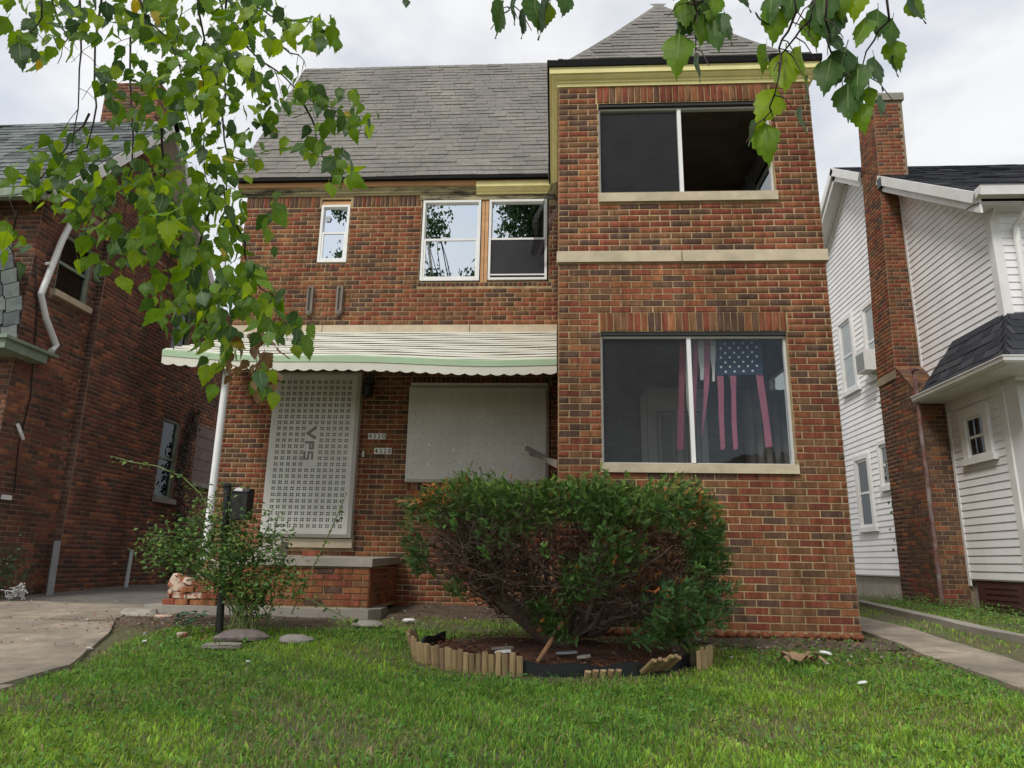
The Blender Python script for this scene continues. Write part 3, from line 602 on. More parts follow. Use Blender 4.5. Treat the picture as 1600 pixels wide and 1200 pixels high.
# the two wide sliding windows of the bay
def slider(x0, x1, z0, z1, xm, broken):
    y = YT + .055; w = MB(); t = .022
    w.box(x0, x0 + t, y, y + .05, z0, z1); w.box(x1 - t, x1, y, y + .05, z0, z1); w.box(x0 + t, x1 - t, y, y + .05, z1 - t, z1); w.box(x0 + t, x1 - t, y, y + .05, z0, z0 + .014)
    win = w.build('window', M_alu, house); win['label'] = 'wide sliding window of the bay'
    b = MB(); b.box(xm - .014, xm + .026, y - .012, y + .04, z0 + .014, z1 - t); b.build('mullion', M_white, win)
    b = MB(); b.box(x0, x1, YT + .012, YT + .10, z1 + .001, z1 + .035); b.build('lintel_angle', M_blackp, win)
    b = MB(); b.quad((x0 + t, y + .012, z0 + .014), (xm - .014, y + .012, z0 + .014), (xm - .014, y + .012, z1 - t), (x0 + t, y + .012, z1 - t)); b.build('screen', S_screen, win)
    b = MB(); b.quad((x0 + t, y + .03, z0 + .014), (xm - .014, y + .03, z0 + .014), (xm - .014, y + .03, z1 - t), (x0 + t, y + .03, z1 - t)); b.build('pane', G_clear, win)
    if broken:                                                     # cracked pane with a bite out of its lower right
        b = MB(); X = lambda f: xm + .026 + f * (x1 - t - xm - .026); Z = lambda f: z0 + .014 + f * (z1 - t - z0 - .014)
        pts = [(0, 0), (.28, 0), (.42, .05), (.5, .075), (.58, .07), (.66, .08), (.70, .05), (.74, .12), (.80, .15), (.83, .09), (.86, .02), (.9, .10), (.96, .09), (1, .03), (1, 1), (0, 1)]
        b.prism([(X(u), y + .03, Z(v)) for u, v in pts], (0, .003, 0)); b.build('pane', G_clear, win)
    return win
slider(.455, 2.30, 1.588, 2.89, 1.335, True); slider(.465, 2.31, 4.464, 5.53, 1.34, False)
for h in (side_lo, side_up):                                       # side windows of the bay
    b = MB(); x = XR - .06; ya, yb = YT + h[0], YT + h[1]
    for q in ((ya, ya + .03, h[2], h[3]), (yb - .03, yb, h[2], h[3]), (ya, yb, h[2], h[2] + .03), (ya, yb, h[3] - .03, h[3]), ((ya + yb) / 2 - .02, (ya + yb) / 2 + .02, h[2], h[3])): b.box(x - .02, x + .02, q[0], q[1], q[2], q[3])
    win = b.build('window', M_alu, house); win['label'] = 'side window of the bay'
    b = MB(); b.quad((x, ya, h[2]), (x, yb, h[2]), (x, yb, h[3]), (x, ya, h[3])); b.build('pane', G_dull, win)
    b = MB(); b.box(XR - .1, XR + .035, ya - .01, yb + .01, h[2] - .1, h[2] - .002); b.build('sill', M_stone, win)
# pale hangings and scorched timbers seen inside
b = MB(); b.box(2.32, 2.44, 8.0, 8.05, 4.3, 5.3); b.tube([(2.0, 7.6, 4.45), (2.35, 7.9, 5.1)], .06, 5); b.build('charred_stud', M_dark, house)
b = MB()
for i in range(10):
    xa = 2.02 + .045 * i
    b.quad((xa, 7.62 + .03 * (i % 2), 1.62), (xa + .045, 7.62 + .03 * ((i + 1) % 2), 1.62), (xa + .045, 7.62 + .03 * ((i + 1) % 2), 2.5), (xa, 7.62 + .03 * (i % 2), 2.5))
b.build('curtain', M_room, house)

# white vinyl windows of the main block
def vinyl(x0, x1, z0, z1, top_mat, low_mat, low_screen=False, rail=None):
    y = YM - .012; f = .034; w = MB(); zm = rail or (z0 + z1) / 2 - .01
    w.box(x0, x0 + f, y, y + .08, z0, z1); w.box(x1 - f, x1, y, y + .08, z0, z1); w.box(x0 + f, x1 - f, y, y + .08, z1 - f, z1); w.box(x0 + f, x1 - f, y, y + .08, z0, z0 + f)
    win = w.build('window', M_white, house); win['label'] = 'white vinyl double-hung window'
    s = .03
    for k, (a, c, yy, m) in enumerate(((zm, z1 - f, y + .035, top_mat), (z0 + f, zm + .03, y + .008, low_mat))):
        g = s if k else .014
        q = MB(); q.box(x0 + f, x0 + f + g, yy, yy + .028, a, c); q.box(x1 - f - g, x1 - f, yy, yy + .028, a, c); q.box(x0 + f + g, x1 - f - g, yy, yy + .028, c - (.03 if k else .012), c); q.box(x0 + f + g, x1 - f - g, yy, yy + .028, a, a + .03)
        if not (k and low_screen): 
            sa = q.build('sash', M_white, win)
            p = MB(); p.quad((x0 + f + g, yy + .015, a + .03), (x1 - f - g, yy + .015, a + .03), (x1 - f - g, yy + .015, c - .012), (x0 + f + g, yy + .015, c - .012)); p.build('pane', m, win)
        else:
            p = MB(); p.quad((x0 + f, yy + .01, a), (x1 - f, yy + .01, a), (x1 - f, yy + .01, c), (x0 + f, yy + .01, c)); p.build('screen', S_screen_dense, win)
            p = MB(); p.box(x0 + f, x1 - f, yy, yy + .03, c - .03, c); p.box(x0 + f, x1 - f, yy - .002, yy + .007, a + .035, a + .055); p.build('sash', M_white, win)
    return win
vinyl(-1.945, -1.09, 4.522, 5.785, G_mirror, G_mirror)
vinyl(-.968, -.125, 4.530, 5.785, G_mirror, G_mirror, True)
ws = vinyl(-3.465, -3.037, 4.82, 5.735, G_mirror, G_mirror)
b = MB(); b.quad((-3.40, YM + .016, 5.48), (-3.33, YM + .016, 5.48), (-3.33, YM + .016, 5.56), (-3.40, YM + .016, 5.56)); b.build('sticker', M_galv, ws)
for xa in (-1.078, -1.025):
    b = MB(); b.box(xa, xa + .045, YM + .008, YM + .05, 4.505, 5.86); b.build('stud', M_pine, house)
b = MB(); b.box(-3.465, -3.037, YM + .012, YM + .06, 5.745, 5.80); b.build('header_board', M_pine, house)
b = MB(); b.box(-1.0325, -1.0255, YM + .03, YM + .048, 4.505, 5.86); b.build('gap_filler', M_oldtrim, house)

# steel security screens: door sheet with real square holes, window sheet with slots
def tray(x0, x1, z0, z1, y, depth, bev, m, name, holes_fn, nu, nz, label):
    b = MB()
    if holes_fn is None: b.quad((x0 + bev, y, z0 + bev), (x1 - bev, y, z0 + bev), (x1 - bev, y, z1 - bev), (x0 + bev, y, z1 - bev))
    else:
        us, zs, skip = holes_fn(x0 + bev, x1 - bev, z0 + bev, z1 - bev)
        n = len(us); b.v += [(u, y, z) for z in zs for u in us]
        for j in range(len(zs) - 1):
            for i in range(n - 1):
                if not skip(i, j): b.f.append((j * n + i, j * n + i + 1, (j + 1) * n + i + 1, (j + 1) * n + i)); b.m.append(0)
    o = [(x0, z0), (x1, z0), (x1, z1), (x0, z1)]; q = [(x0 + bev, z0 + bev), (x1 - bev, z0 + bev), (x1 - bev, z1 - bev), (x0 + bev, z1 - bev)]
    for i in range(4):
        j = (i + 1) % 4
        b.quad((o[i][0], y + bev * .9, o[i][1]), (o[j][0], y + bev * .9, o[j][1]), (q[j][0], y, q[j][1]), (q[i][0], y, q[i][1]))
        b.quad((o[i][0], y + depth, o[i][1]), (o[j][0], y + depth, o[j][1]), (o[j][0], y + bev * .9, o[j][1]), (o[i][0], y + bev * .9, o[i][1]))
    r = b.build(name, m, house); r['label'] = label; return r
NC, NR = 12, 25
def logo_cells():
    """V P S stencil running down the sheet, in quarter-cell units (x, y down)"""
    V = [(10, 0), (9, 0), (9, 1), (8, 1), (8, 2), (7, 2), (7, 3), (6, 3), (6, 4), (7, 4), (7, 5), (8, 5), (8, 6), (9, 6), (9, 7), (8, 3), (9, 5), (9, 2), (8, 4), (10, 7), (10, 1), (10, 6)]
    Pp = [(x, y) for y in (9, 10, 11, 12, 13) for x in (6, 7, 8, 9, 10) if x in (6, 10) and y <= 13 and not (x == 6 and y > 9 and False)]
    Pp = [(x, 9) for x in range(6, 11)] + [(8, y) for y in range(10, 13)] + [(10, y) for y in range(10, 13)] + [(8, 12), (9, 12), (10, 12)]
    S = [(6, 14), (7, 14), (8, 14), (10, 14), (6, 15), (8, 15), (10, 15), (6, 16), (8, 16), (10, 16), (6, 17), (8, 17), (9, 17), (10, 17)]
    return set(V) | set(Pp) | set(S)
def door_holes(x0, x1, z0, z1):
    px = (x1 - x0 - .10) / NC; us = [x0]; tags = [None]; hu = set()
    pz = (z1 - z0 - .12) / NR
    def axis(a, n, p, end):
        c = [a]; kind = []
        for k in range(n):
            s = a + .05 + k * p + p * .22; q = p * .56
            c += [s, s + q * .42, s + q * .58, s + q]; kind += [('gap', k), ('h', k), ('bar', k), ('h', k)]
        c.append(end); kind.append(('gap', n)); return c, kind
    us, ku = axis(x0, NC, px, x1); zs, kz = axis(z0 + .01, NR, pz, z1); zs[0] = z0
    def skip(i, j):
        if ku[i][0] != 'h' or kz[j][0] != 'h': return False
        c, r = ku[i][1], NR - 1 - kz[j][1]
        return not (5 <= c <= 6 and 8 <= r <= 14)
    return us, zs, skip
sec = tray(-3.865, -2.655, .905, 3.13, YM - .16, .16, .045, M_steel, 'security_door', door_holes, 0, 0, 'grey perforated steel security door')
b = MB(); b.quad((-3.8, YM - .145, .95), (-2.7, YM - .145, .95), (-2.7, YM - .145, 3.1), (-3.8, YM - .145, 3.1)); b.build('backing', M_steelhole, sec)
# stencilled letters, turned to read downwards
def glyph(strokes, ox, oz, s, name):
    b = MB()
    for poly in strokes: b.prism([(ox + (x) * s, YM - .1595, oz - (y) * s) for x, y in poly], (0, -.0022, 0))
    o = b.build(name, M_steelhole_l, sec); o['label'] = 'stencilled letter on the steel door'
M_steelhole_l = mat('stencil_dark', (.19, .19, .175), rough=0.7, var=0.1, bump=0)
lx, lz, s = -3.335, 2.375, .058
glyph([[(0.2, 1.75), (2.6, -.15), (2.75, .65), (1.35, 1.75), (2.75, 2.55), (2.6, 3.3)], ], lx - .03, lz, s, 'letter')
glyph([[(.4, 3.6), (2.6, 3.6), (2.6, 4.15), (.4, 4.15)], [(1.45, 4.15), (1.95, 4.15), (1.95, 5.55), (1.45, 5.55)], [(1.95, 5.1), (2.6, 5.1), (2.6, 5.55), (1.95, 5.55)], [(2.1, 4.15), (2.6, 4.15), (2.6, 5.1), (2.1, 5.1)]], lx - .04, lz, s, 'letter')
glyph([[(.1, 5.95), (.6, 5.95), (.6, 7.9), (.1, 7.9)], [(1.5, 5.95), (1.95, 5.95), (1.95, 6.4), (1.5, 6.4)], [(1.05, 5.95), (1.5, 5.95), (1.5, 7.9), (1.05, 7.9)], [(.6, 7.45), (1.05, 7.45), (1.05, 7.9), (.6, 7.9)], [(1.95, 5.95), (2.4, 5.95), (2.4, 7.9), (1.95, 7.9)]], lx - .03, lz, s, 'letter')
b = MB()
for k in range(46):
    z = .97 + k * .047; b.box(-2.6565, -2.6535, YM - .085, YM - .07, z, z + .012)
o = b.build('rivet', M_ink, sec)
def slots(x0, x1, z0, z1):
    us, zs = [x0], [z0]; nu, nz = 15, 9; pu, pz = (x1 - x0) / nu, (z1 - z0) / nz
    for k in range(nu): c = x0 + (k + .5) * pu; us += [c - .014, c - .003, c + .003, c + .014]
    for k in range(nz): c = z0 + (k + .5) * pz; zs += [c - .014, c - .003, c + .003, c + .014]
    us.append(x1); zs.append(z1)
    def skip(i, j):
        a, b_ = i % 4, j % 4
        if i < 1 or j < 1: return False
        ku, kz = (i - 1) // 4, (j - 1) // 4; au, az = (i - 1) % 4, (j - 1) % 4
        if au == 3 or az == 3: return False
        return (az == 1 and au in (0, 1, 2)) if (ku + kz) % 2 else (au == 1 and az in (0, 1, 2))
    return us, zs, skip
secw = tray(-1.992, -.085, 1.645, 2.955, YM - .10, .10, .04, M_steel, 'security_window_panel', slots, 0, 0, 'grey slotted steel panel covering the ground-floor window')
b = MB(); b.quad((-1.95, YM - .085, 1.69), (-.13, YM - .085, 1.69), (-.13, YM - .085, 2.93), (-1.95, YM - .085, 2.93)); b.build('backing', M_steelhole, secw)
b = MB(); b.box(-1.96, -.10, YM - .13, YM - .0, 2.957, 2.985); b.build('top_rail', M_alu, secw)
for x, y in ((671, 695), (709, 703), (669, 725), (718, 722), (821, 695), (770, 731)):
    p = P(x, y, Y=YM - .1035); b = MB(); b.prism([(p[0] + .02 * math.cos(t) * random.uniform(.6, 1), p[1], p[2] + .024 * math.sin(t) * random.uniform(.7, 1)) for t in np.linspace(0, 5.4, 8)], (0, .002, 0)); b.build('paint_splash', M_paper, secw)
# house numbers
def plate(x0, x1, zc, text):
    b = MB(); b.box(x0, x1, YM - .022, YM - .009, zc - .041, zc + .041); pl = b.build('number_plate', M_plate, house); pl['label'] = 'white house number plate reading ' + text
    n = len(text)
    for i, ch in enumerate(text):
        cu = bpy.data.curves.new('numeral', 'FONT'); cu.body = ch; cu.size = .083; cu.offset = .0006; cu.extrude = .0008; cu.align_x = 'CENTER'; cu.materials.append(M_ink)
        t_ = bpy.data.objects.new('t', cu); me_ = bpy.data.meshes.new_from_object(t_); bpy.data.objects.remove(t_); me_.name = 'numeral'
        o = bpy.data.objects.new('numeral', me_); COL.objects.link(o); o.location = (x0 + (x1 - x0) * (i + .5) / n, YM - .0232, zc - .0285); o.rotation_euler = (math.pi / 2, 0, 0); attach(o, pl)
plate(-2.535, -2.297, 2.262, '4330'); plate(-2.44, -2.202, 2.063, '4328')
b = MB(); b.box(-2.60, -2.575, YM - .03, YM - .008, 1.98, 2.06); b.build('bell_push', M_plate, house)
# weathered brackets on the wall, porch light, torn netting
for x in (-3.508, -3.078):
    b = MB(); b.box(x - .045, x - .018, YM - .06, YM - .008, 4.02, 4.42); b.box(x + .018, x + .045, YM - .06, YM - .008, 4.02, 4.42); b.box(x - .018, x + .018, YM - .03, YM - .008, 4.02, 4.42); b.tube([(x, YM - .05, 4.0), (x, YM - .05, 4.06)], .03, 8); b.tube([(x - .03, YM - .04, 4.40), (x + .03, YM - .04, 4.43)], .012, 6)
    b.build('bracket', M_greywood, house)
b = MB(); b.box(-2.60, -2.50, YM - .06, YM - .008, 2.98, 3.1); b.tube([(-2.55, YM - .05, 2.98), (-2.55, YM - .09, 2.93), (-2.55, YM - .10, 2.80)], [.03, .06, .05], 10); b.tube([(-2.52, YM - .03, 2.95), (-2.35, YM - .03, 2.88), (-2.2, YM - .012, 2.84)], .004, 4); b.build('porch_light', M_blackp, house)
n = 12; b = MB(); A = P(868, 285, Y=8.9); B = P(838, 395, Y=9.3); v = []
for i in range(n + 1):
    t = i / n; c = A * (1 - t) + B * t + np.array([.02 * math.sin(t * 9), .03 * math.sin(t * 7), 0]); w_ = .05 + .13 * math.sin(min(1, t * 1.3) * math.pi * .8) * (1 - .4 * t)
    for k in range(5): v.append(c + np.array([(k - 2) / 2 * w_, .03 * math.sin(k * 2.2 + t * 5), random.uniform(-.01, .01) - (.05 * (k % 2) if i == n else 0)]))
b.add(v, [(i * 5 + k, i * 5 + k + 1, (i + 1) * 5 + k + 1, (i + 1) * 5 + k) for i in range(n) for k in range(4)]); b.build('torn_netting', M_net, house)

# awning: interlocking metal slats, green edge, scalloped valance
AX0, AX1, AYF, AYW, AZW = -4.66, .015, 7.86, YM - .03, 3.735
def afront(x):
    t = (x - AX0) / (AX1 - AX0); return 3.02 - .115 * math.sin(math.pi * min(1, t * 1.08) * .62) - .02 * math.sin(t * 9)
NS, NXA = 13, 22
frame = MB()
for i in range(4):
    x = AX0 + .15 + i * 1.5; frame.tube([(x, AYW, AZW - .06), (x, AYF + .05, afront(x) - .05)], .012, 6)
frame.tube([(AX0 + .02, AYF + .04, afront(AX0) - .06), (-2.4, AYF + .04, afront(-2.4) - .06), (AX1, AYF + .04, afront(AX1) - .06)], .014, 6)
awn = frame.build('awning', M_cream, house); awn['label'] = 'cream slatted metal awning with green edge'
for k in range(NS):
    t0, t1 = k / NS, (k + 1) / NS; b = MB(); v = []
    for i in range(NXA + 1):
        x = AX0 + .28 * 0.5 * (t0 + t1) * 1.6 * (1 if i == 0 else 0) + (AX1 - AX0) * i / NXA; wv = .0035 * math.sin(i * .8 + k * 1.9) + .002 * math.sin(i * 1.9 + k)
        zf = afront(x); ya, yb = AYF + (AYW - AYF) * t0, AYF + (AYW - AYF) * t1; za, zb = zf + (AZW - zf) * t0, zf + (AZW - zf) * t1
        v += [(x, ya - .012, za + .012 + wv), (x, ya - .004, za + .026 + wv), (x, yb + .004, zb + .010 + wv * .6), (x, yb + .006, zb - .004 + wv * .6)]
    b.add(v, [(i * 4 + j, (i + 1) * 4 + j, (i + 1) * 4 + j + 1, i * 4 + j + 1) for i in range(NXA) for j in range(3)]); b.build('slat', M_cream, awn)
b = MB(); v = []; n = 60
for i in range(n + 1):
    x = AX0 + (AX1 - AX0) * i / n; z = afront(x); v += [(x, AYF - .012, z + .012), (x, AYF - .028, z - .002), (x, AYF - .028, z - .072), (x, AYF - .016, z - .078)]
b.add(v, [(i * 4 + j, i * 4 + 4 + j, i * 4 + 5 + j, i * 4 + j + 1) for i in range(n) for j in range(3)]); b.build('edge_strip', M_green, awn)
b = MB(); v = []; n = 31 * 10
for i in range(n + 1):
    x = AX0 + (AX1 - AX0) * i / n; z = afront(x); v += [(x, AYF - .02, z - .075), (x, AYF - .018, z - .158 - .018 * abs(math.sin(i / 10 * math.pi)) * 1.2)]
b.add(v, [(i * 2, i * 2 + 2, i * 2 + 3, i * 2 + 1) for i in range(n)]); b.build('valance', M_cream, awn)
b = MB(); b.add([(AX0, AYF - .02, afront(AX0)), (AX0, AYF - .02, afront(AX0) - .16), (AX0 + .1, AYW, AZW - .2), (AX0 + .35, AYW, AZW)], [(0, 1, 2, 3)]); b.build('end_panel', M_cream, awn)
b = MB(); b.tube([(-3.96, 8.06, .60), (-3.95, 8.05, 2.98)], .042, 12); b.build('awning_post', M_white, awn)

# porch: slab, brick base, crumbling left end
PX0, PX1, PYF = -3.46, -2.03, 7.96
b = MB()
poly = [(PX0, PYF + .1), (PX0 + .25, PYF - .03), (-2.9, PYF - .04), (-2.35, PYF - .03), (PX1 + .03, PYF - .03), (PX1 + .04, 8.6), (PX1 + .03, YM - .06), (PX0 - .4, YM - .06), (PX0 - .55, 8.8), (PX0 - .3, 8.35)]
b.prism([(x, y, .563 + .02 * (y - PYF)) for x, y in poly], (0, 0, .088)); porch = b.build('porch_slab', M_conc, house)
W_pf = Wall((PX0 - .5, PYF, 0), 0); W_pr = Wall((PX1, PYF, 0), 90)
b = MB(); b.box(PX0 - .35, PX1 - .004, PYF + .008, YM - .05, .1, .56); b.build('porch_core', M_mortar, house)
pb = lay(W_pf, .15, PX1 - PX0 + .5, .14, .555, lim=lambda z: (.15 + max(0, z - .2) * .9, PX1 - PX0 + .5), weights=[5, 3, 3, 5, 2, 1, 2, 1, .5, 4]) + lay(W_pr, 0, YM - PYF - .06, .14, .555, weights=[5, 3, 3, 5, 2, 1, 2, 1, .5, 4])
place_bricks(pb, lambda w: porch, porch, BR, lambda b_: dist_cam(b_[0].p(b_[1], b_[2])), limit=90)
foot = [(-4.5, PYF - .06), (-4.2, PYF - .22), (-3.2, PYF - .20), (-2.5, PYF - .24), (-1.98, PYF - .16), (-1.88, PYF + .0), (-1.9, PYF + .4), (-4.4, PYF + .4)]
b = MB(); b.prism([(x, y, .0) for x, y in foot], (0, 0, .125)); b.build('porch_footing', M_conc, house)
rb = bmesh.new()
def rock_mesh(name, m, seed, sx=1, sy=1, sz=.7, sub=2):
    bm = bmesh.new(); bmesh.ops.create_icosphere(bm, subdivisions=sub, radius=.5); r = random.Random(seed)
    ph = [r.uniform(0, 6) for _ in range(6)]
    for v in bm.verts:
        c = v.co; k = 1 + .16 * math.sin(c.x * 5 + ph[0]) * math.sin(c.y * 6 + ph[1]) + .12 * math.sin(c.z * 7 + ph[2]) + r.uniform(-.05, .05)
        v.co = Vector((c.x * k * sx, c.y * k * sy, max(-.3, min(.34, c.z * k)) * sz))
    me = bpy.data.meshes.new(name); bm.to_mesh(me); bm.free(); me.materials.append(m); return me
rb.free()
M_rubble = mat('mortar_crusted_brick', (.50, .40, .31), rough=0.95, var=0.2, scale=10, bump=0.7, bscale=40, col2=(.28, .09, .05), stain=1.0, sscale=9, lo=.5, hi=.56)
cb = brick_mesh('loose_brick', BR[9])
lb = bmesh.new(); bmesh.ops.create_cube(lb, size=1); bmesh.ops.bevel(lb, geom=lb.edges[:], offset=.07, segments=1, affect='EDGES')
loose = []
for m_ in (BR[0], BR[9], BR[2], M_rubble, M_rubble):
    q = bpy.data.meshes.new('loose_brick'); lb.to_mesh(q); q.materials.append(m_); loose.append(q)
lb.free()
for c in range(5):                                                 # broken steps at the left of the porch
    z = .155 + c * .068; x = -4.30 + c * .10 + (.22 if c > 3 else 0)
    while x < -3.75:
        l = random.uniform(.14, .2)
        link('step_brick', random.choice(loose if c > 0 else loose[:3]), porch, (x + l / 2, PYF - .02 + random.uniform(-.02, .02), z), (random.uniform(-.05, .05), random.uniform(-.06, .06), random.uniform(-.1, .1)), (l - .012, .12, .06)); x += l
    if c < 4: link('step_brick', loose[4], porch, (-3.7, PYF + .15, z), (0, 0, .1), (.2, .2, .06))
for i in range(6):
    link('mortar_lump', rock_mesh('mortar_lump', M_rubble, i + 50), porch, (-4.26 + i * .11 + random.uniform(-.05, .05), PYF + .0 + random.uniform(-.05, .08), .25 + .055 * i + random.uniform(-.02, .05)), (random.random(), random.random(), random.random() * 3), (.24, .2, .17))

# ------------------------------------------------------------------ left house: dark old brick, torn slate roof
LX = -7.0; LS = -6.88
left = empty('old_brick_house', (-9, 10.5, .1), 'dark red brick house with torn slate roof and white drainpipe, beyond the driveway', 'house')
W_l1 = Wall((LX, 8.45, 0), 90); W_l2 = Wall((LS, 9.77, 0), 90); W_lf = Wall((-13.0, 8.45, 0), 0); W_ls = Wall((LX, 9.77, 0), 0)
lw_up = (8.92 - 8.45, 9.62 - 8.45, 4.22, 5.12); Y2 = lambda y: y - 9.77
lw_lo = (Y2(11.92), Y2(12.50), 1.62, 3.02); lw_bd = (Y2(13.12), Y2(14.02), 2.02, 3.12); lw_u2 = (Y2(11.8), Y2(12.4), 4.2, 5.45)
lowl = (.42, 1.1, .2, .95)
b = MB(); wall_sheet(b, W_l1, 0, 1.32, 0, 5.62, [lw_up]); wall_sheet(b, W_l2, 0, 5.2, 0, 5.62, [lw_lo, lw_bd, lw_u2], reveal=.12); b.quad(W_ls.p(0, 0), W_ls.p(.12, 0), W_ls.p(.12, 5.62), W_ls.p(0, 5.62))
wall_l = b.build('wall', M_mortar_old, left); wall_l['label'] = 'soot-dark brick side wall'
b = MB(); wall_sheet(b, W_lf, 0, 6.0, 0, 5.5); b.quad((-13, 14.97, 0), (-13, 14.97, 5.5), (LS, 14.97, 5.5), (LS, 14.97, 0))
b.add([(LX + .02, 8.45, 5.5), (LX + .02, 12.7, 5.5), (LX + .02, 10.58, 7.95)], [(0, 1, 2)]); b.quad((-13, 12.5, 5.6), (LS, 12.5, 5.6), (LS, 14.97, 5.6), (-13, 14.97, 5.6)); wall_l2 = b.build('wall', M_mortar_old, left)
lbk = lay(W_l1, 0, 1.32, .1, 5.6, [lw_up, (.4, 1.25, 4.1, 4.22)], weights=LBRW) + lay(W_l2, 0, 5.2, .1, 5.6, [lw_lo, lw_bd, lw_u2], weights=LBRW, phase=1) + lay(W_lf, 3.5, 6.0, .1, 5.5, weights=LBRW)
lbk += [(W_ls, .06, .1 + (i + .5) * COURSE, .10, BH, random.choice((1, 1, 4, 1))) for i in range(81)]
W_lg = Wall((LX + .02, 8.45, 0), 90)
lbk += lay(W_lg, 0, 4.25, 5.6, 7.85, lim=lambda z: ((z - 5.5) / 2.45 * 2.1, 4.25 - (z - 5.5) / 2.45 * 2.1), weights=LBRW)
def lpref(q):
    p = q[0].p(q[1], q[2]); return dist_cam(p) + (50 if q[0] in (W_lg,) or (q[0] is W_l1 and q[2] > 3.2) or q[0] is W_lf else 0)
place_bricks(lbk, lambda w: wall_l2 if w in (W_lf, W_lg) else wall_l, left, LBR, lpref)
def side_window(X, ya, yb, z0, z1, m_frame, parent, glass, sill_m, out=1, casing=.0, sill=True, rail=True, curtain=None, fr=.05, name='window', shallow=False):
    """window in a wall facing +-x"""
    b = MB(); xi, xo = X - out * .09, X - out * .03
    if shallow: xi, xo = X + out * .034, X + out * .016
    if xi > xo: xi, xo = xo, xi
    zm = (z0 + z1) / 2
    for q in ((ya, ya + fr, z0, z1), (yb - fr, yb, z0, z1), (ya + fr, yb - fr, z1 - fr, z1), (ya + fr, yb - fr, z0, z0 + fr)): b.box(xi, xo, *q)
    if rail: b.box(xi + .002, xo - .002, ya + fr, yb - fr, zm - .02, zm + .02)
    w = b.build(name, m_frame, parent)
    b = MB(); xg = (xi + xo) / 2 - out * (.005 if not shallow else .001); b.quad((xg, ya + fr, z0 + fr), (xg, yb - fr, z0 + fr), (xg, yb - fr, z1 - fr), (xg, ya + fr, z1 - fr)); b.build('pane', glass, w)
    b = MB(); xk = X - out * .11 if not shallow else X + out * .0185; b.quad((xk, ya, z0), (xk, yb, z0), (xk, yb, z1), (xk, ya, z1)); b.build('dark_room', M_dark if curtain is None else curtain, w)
    if casing:
        b = MB(); e = casing
        x0, x1 = sorted((X + out * .008, X + out * (.058 if shallow else .038)))
        for q in ((ya - e, ya, z0 - .0, z1 + e), (yb, yb + e, z0 - .0, z1 + e), (ya, yb, z1, z1 + e)): b.box(x0, x1, *q)
        b.build('casing', m_frame, w)
    if sill:
        x0, x1 = sorted((X - out * (.08 if not shallow else -.01), X + out * .075)); b = MB(); b.box(x0, x1, ya - .05 - casing, yb + .05 + casing, z0 - .09, z0 - .001); b.build('sill', sill_m, w)
    return w
side_window(LX, 8.92, 9.62, 4.22, 5.12, M_greentrim, left, G_dull, M_stone, 1)
side_window(LS, 11.92, 12.50, 1.62, 3.02, M_greentrim, left, G_dull, M_conc, 1)
side_window(LS, 11.8, 12.4, 4.2, 5.45, M_greentrim, left, G_dull, M_conc, 1)
b = MB(); b.box(LS - .05, LS - .02, 13.12, 14.02, 2.02, 3.12); o = b.build('boarded_window', M_board, left); o['label'] = 'window opening closed with flaking boards'
for i in range(5):
    b = MB(); z = 2.03 + i * .218; b.box(LS - .02, LS - .008 - .004 * (i % 2), 13.13, 14.01, z, z + .208); b.build('board', M_board, o)
b = MB(); b.box(LS - .05, LS + .05, 13.07, 14.07, 1.93, 2.018); b.build('sill', M_conc, o)
# roof
sw = MB(); OX = LX + .38; E0 = (8.12, 5.30); R0 = (10.58, 8.02); E1 = (13.0, 5.30)
sw.quad((-14, E0[0], E0[1]), (OX, E0[0], E0[1]), (OX, R0[0], R0[1]), (-14, R0[0], R0[1])); sw.quad((-14, R0[0], R0[1]), (OX, R0[0], R0[1]), (OX, E1[0], E1[1]), (-14, E1[0], E1[1])); sw.quad((-14, E0[0], E0[1] - .02), (-14, 8.5, 5.45), (LX, 8.5, 5.45), (LX, E0[0], E0[1] - .02))
lroof = sw.build('roof', M_slate[2], left); lroof['label'] = 'torn grey slate roof'
sl = math.hypot(R0[0] - E0[0], R0[1] - E0[1])
shingle_field((-11.6, E0[0], E0[1] + .004), (1, 0, 0), (0, R0[0] - E0[0], R0[1] - E0[1]), lambda v: (0, OX + 11.6), sl, sl / 20, .27, M_slate, lroof, lroof, 240, name='slate', rest_name='slate_courses', wav=.03, thick=.012, prefer=lambda r: -r[0], ragged=.035)
b = MB()
for (A, B) in ((E0, R0), (R0, E1)):
    d = np.array([0, B[0] - A[0], B[1] - A[1]]); n_ = np.array([0, -d[2], d[1]]) / np.linalg.norm(d)
    if n_[2] < 0: n_ = -n_
    for (x0, x1, o0, o1) in ((OX - .03, OX + .012, -.17, -.002), (LX + .012, OX - .03, -.10, -.05)):
        a = np.array([0, A[0], A[1]]); c = np.array([0, B[0], B[1]])
        v = [np.array([x, 0, 0]) + q + n_ * o for x in (x0, x1) for q in (a, c) for o in (o0, o1)]
        b.add(v, [(0, 1, 3, 2), (4, 6, 7, 5), (0, 4, 5, 1), (2, 3, 7, 6), (0, 2, 6, 4), (1, 5, 7, 3)])
b.build('bargeboard', M_trimw, left)
b = MB(); b.box(-14, OX - .1, 8.02, 8.13, 5.17, 5.30); b.build('gutter', M_greentrim, left)
# brick chimney of the left house
b = MB(); b.box(-8.15, -7.15, 10.75, 11.35, 5.7, 8.95); chl = b.build('chimney', M_mortar_old, left)
Wc = Wall((-8.15, 10.75, 0), 0); Wc2 = Wall((-7.15, 10.75, 0), 90)
cbk = lay(Wc, 0, 1.0, 7.6, 8.95, weights=[2, 1, 1, 5, 1]) + lay(Wc2, 0, .6, 7.6, 8.95, weights=[2, 1, 1, 5, 1], phase=1)
place_bricks(cbk, lambda w: chl, chl, LBR, lambda q: 0, limit=0)
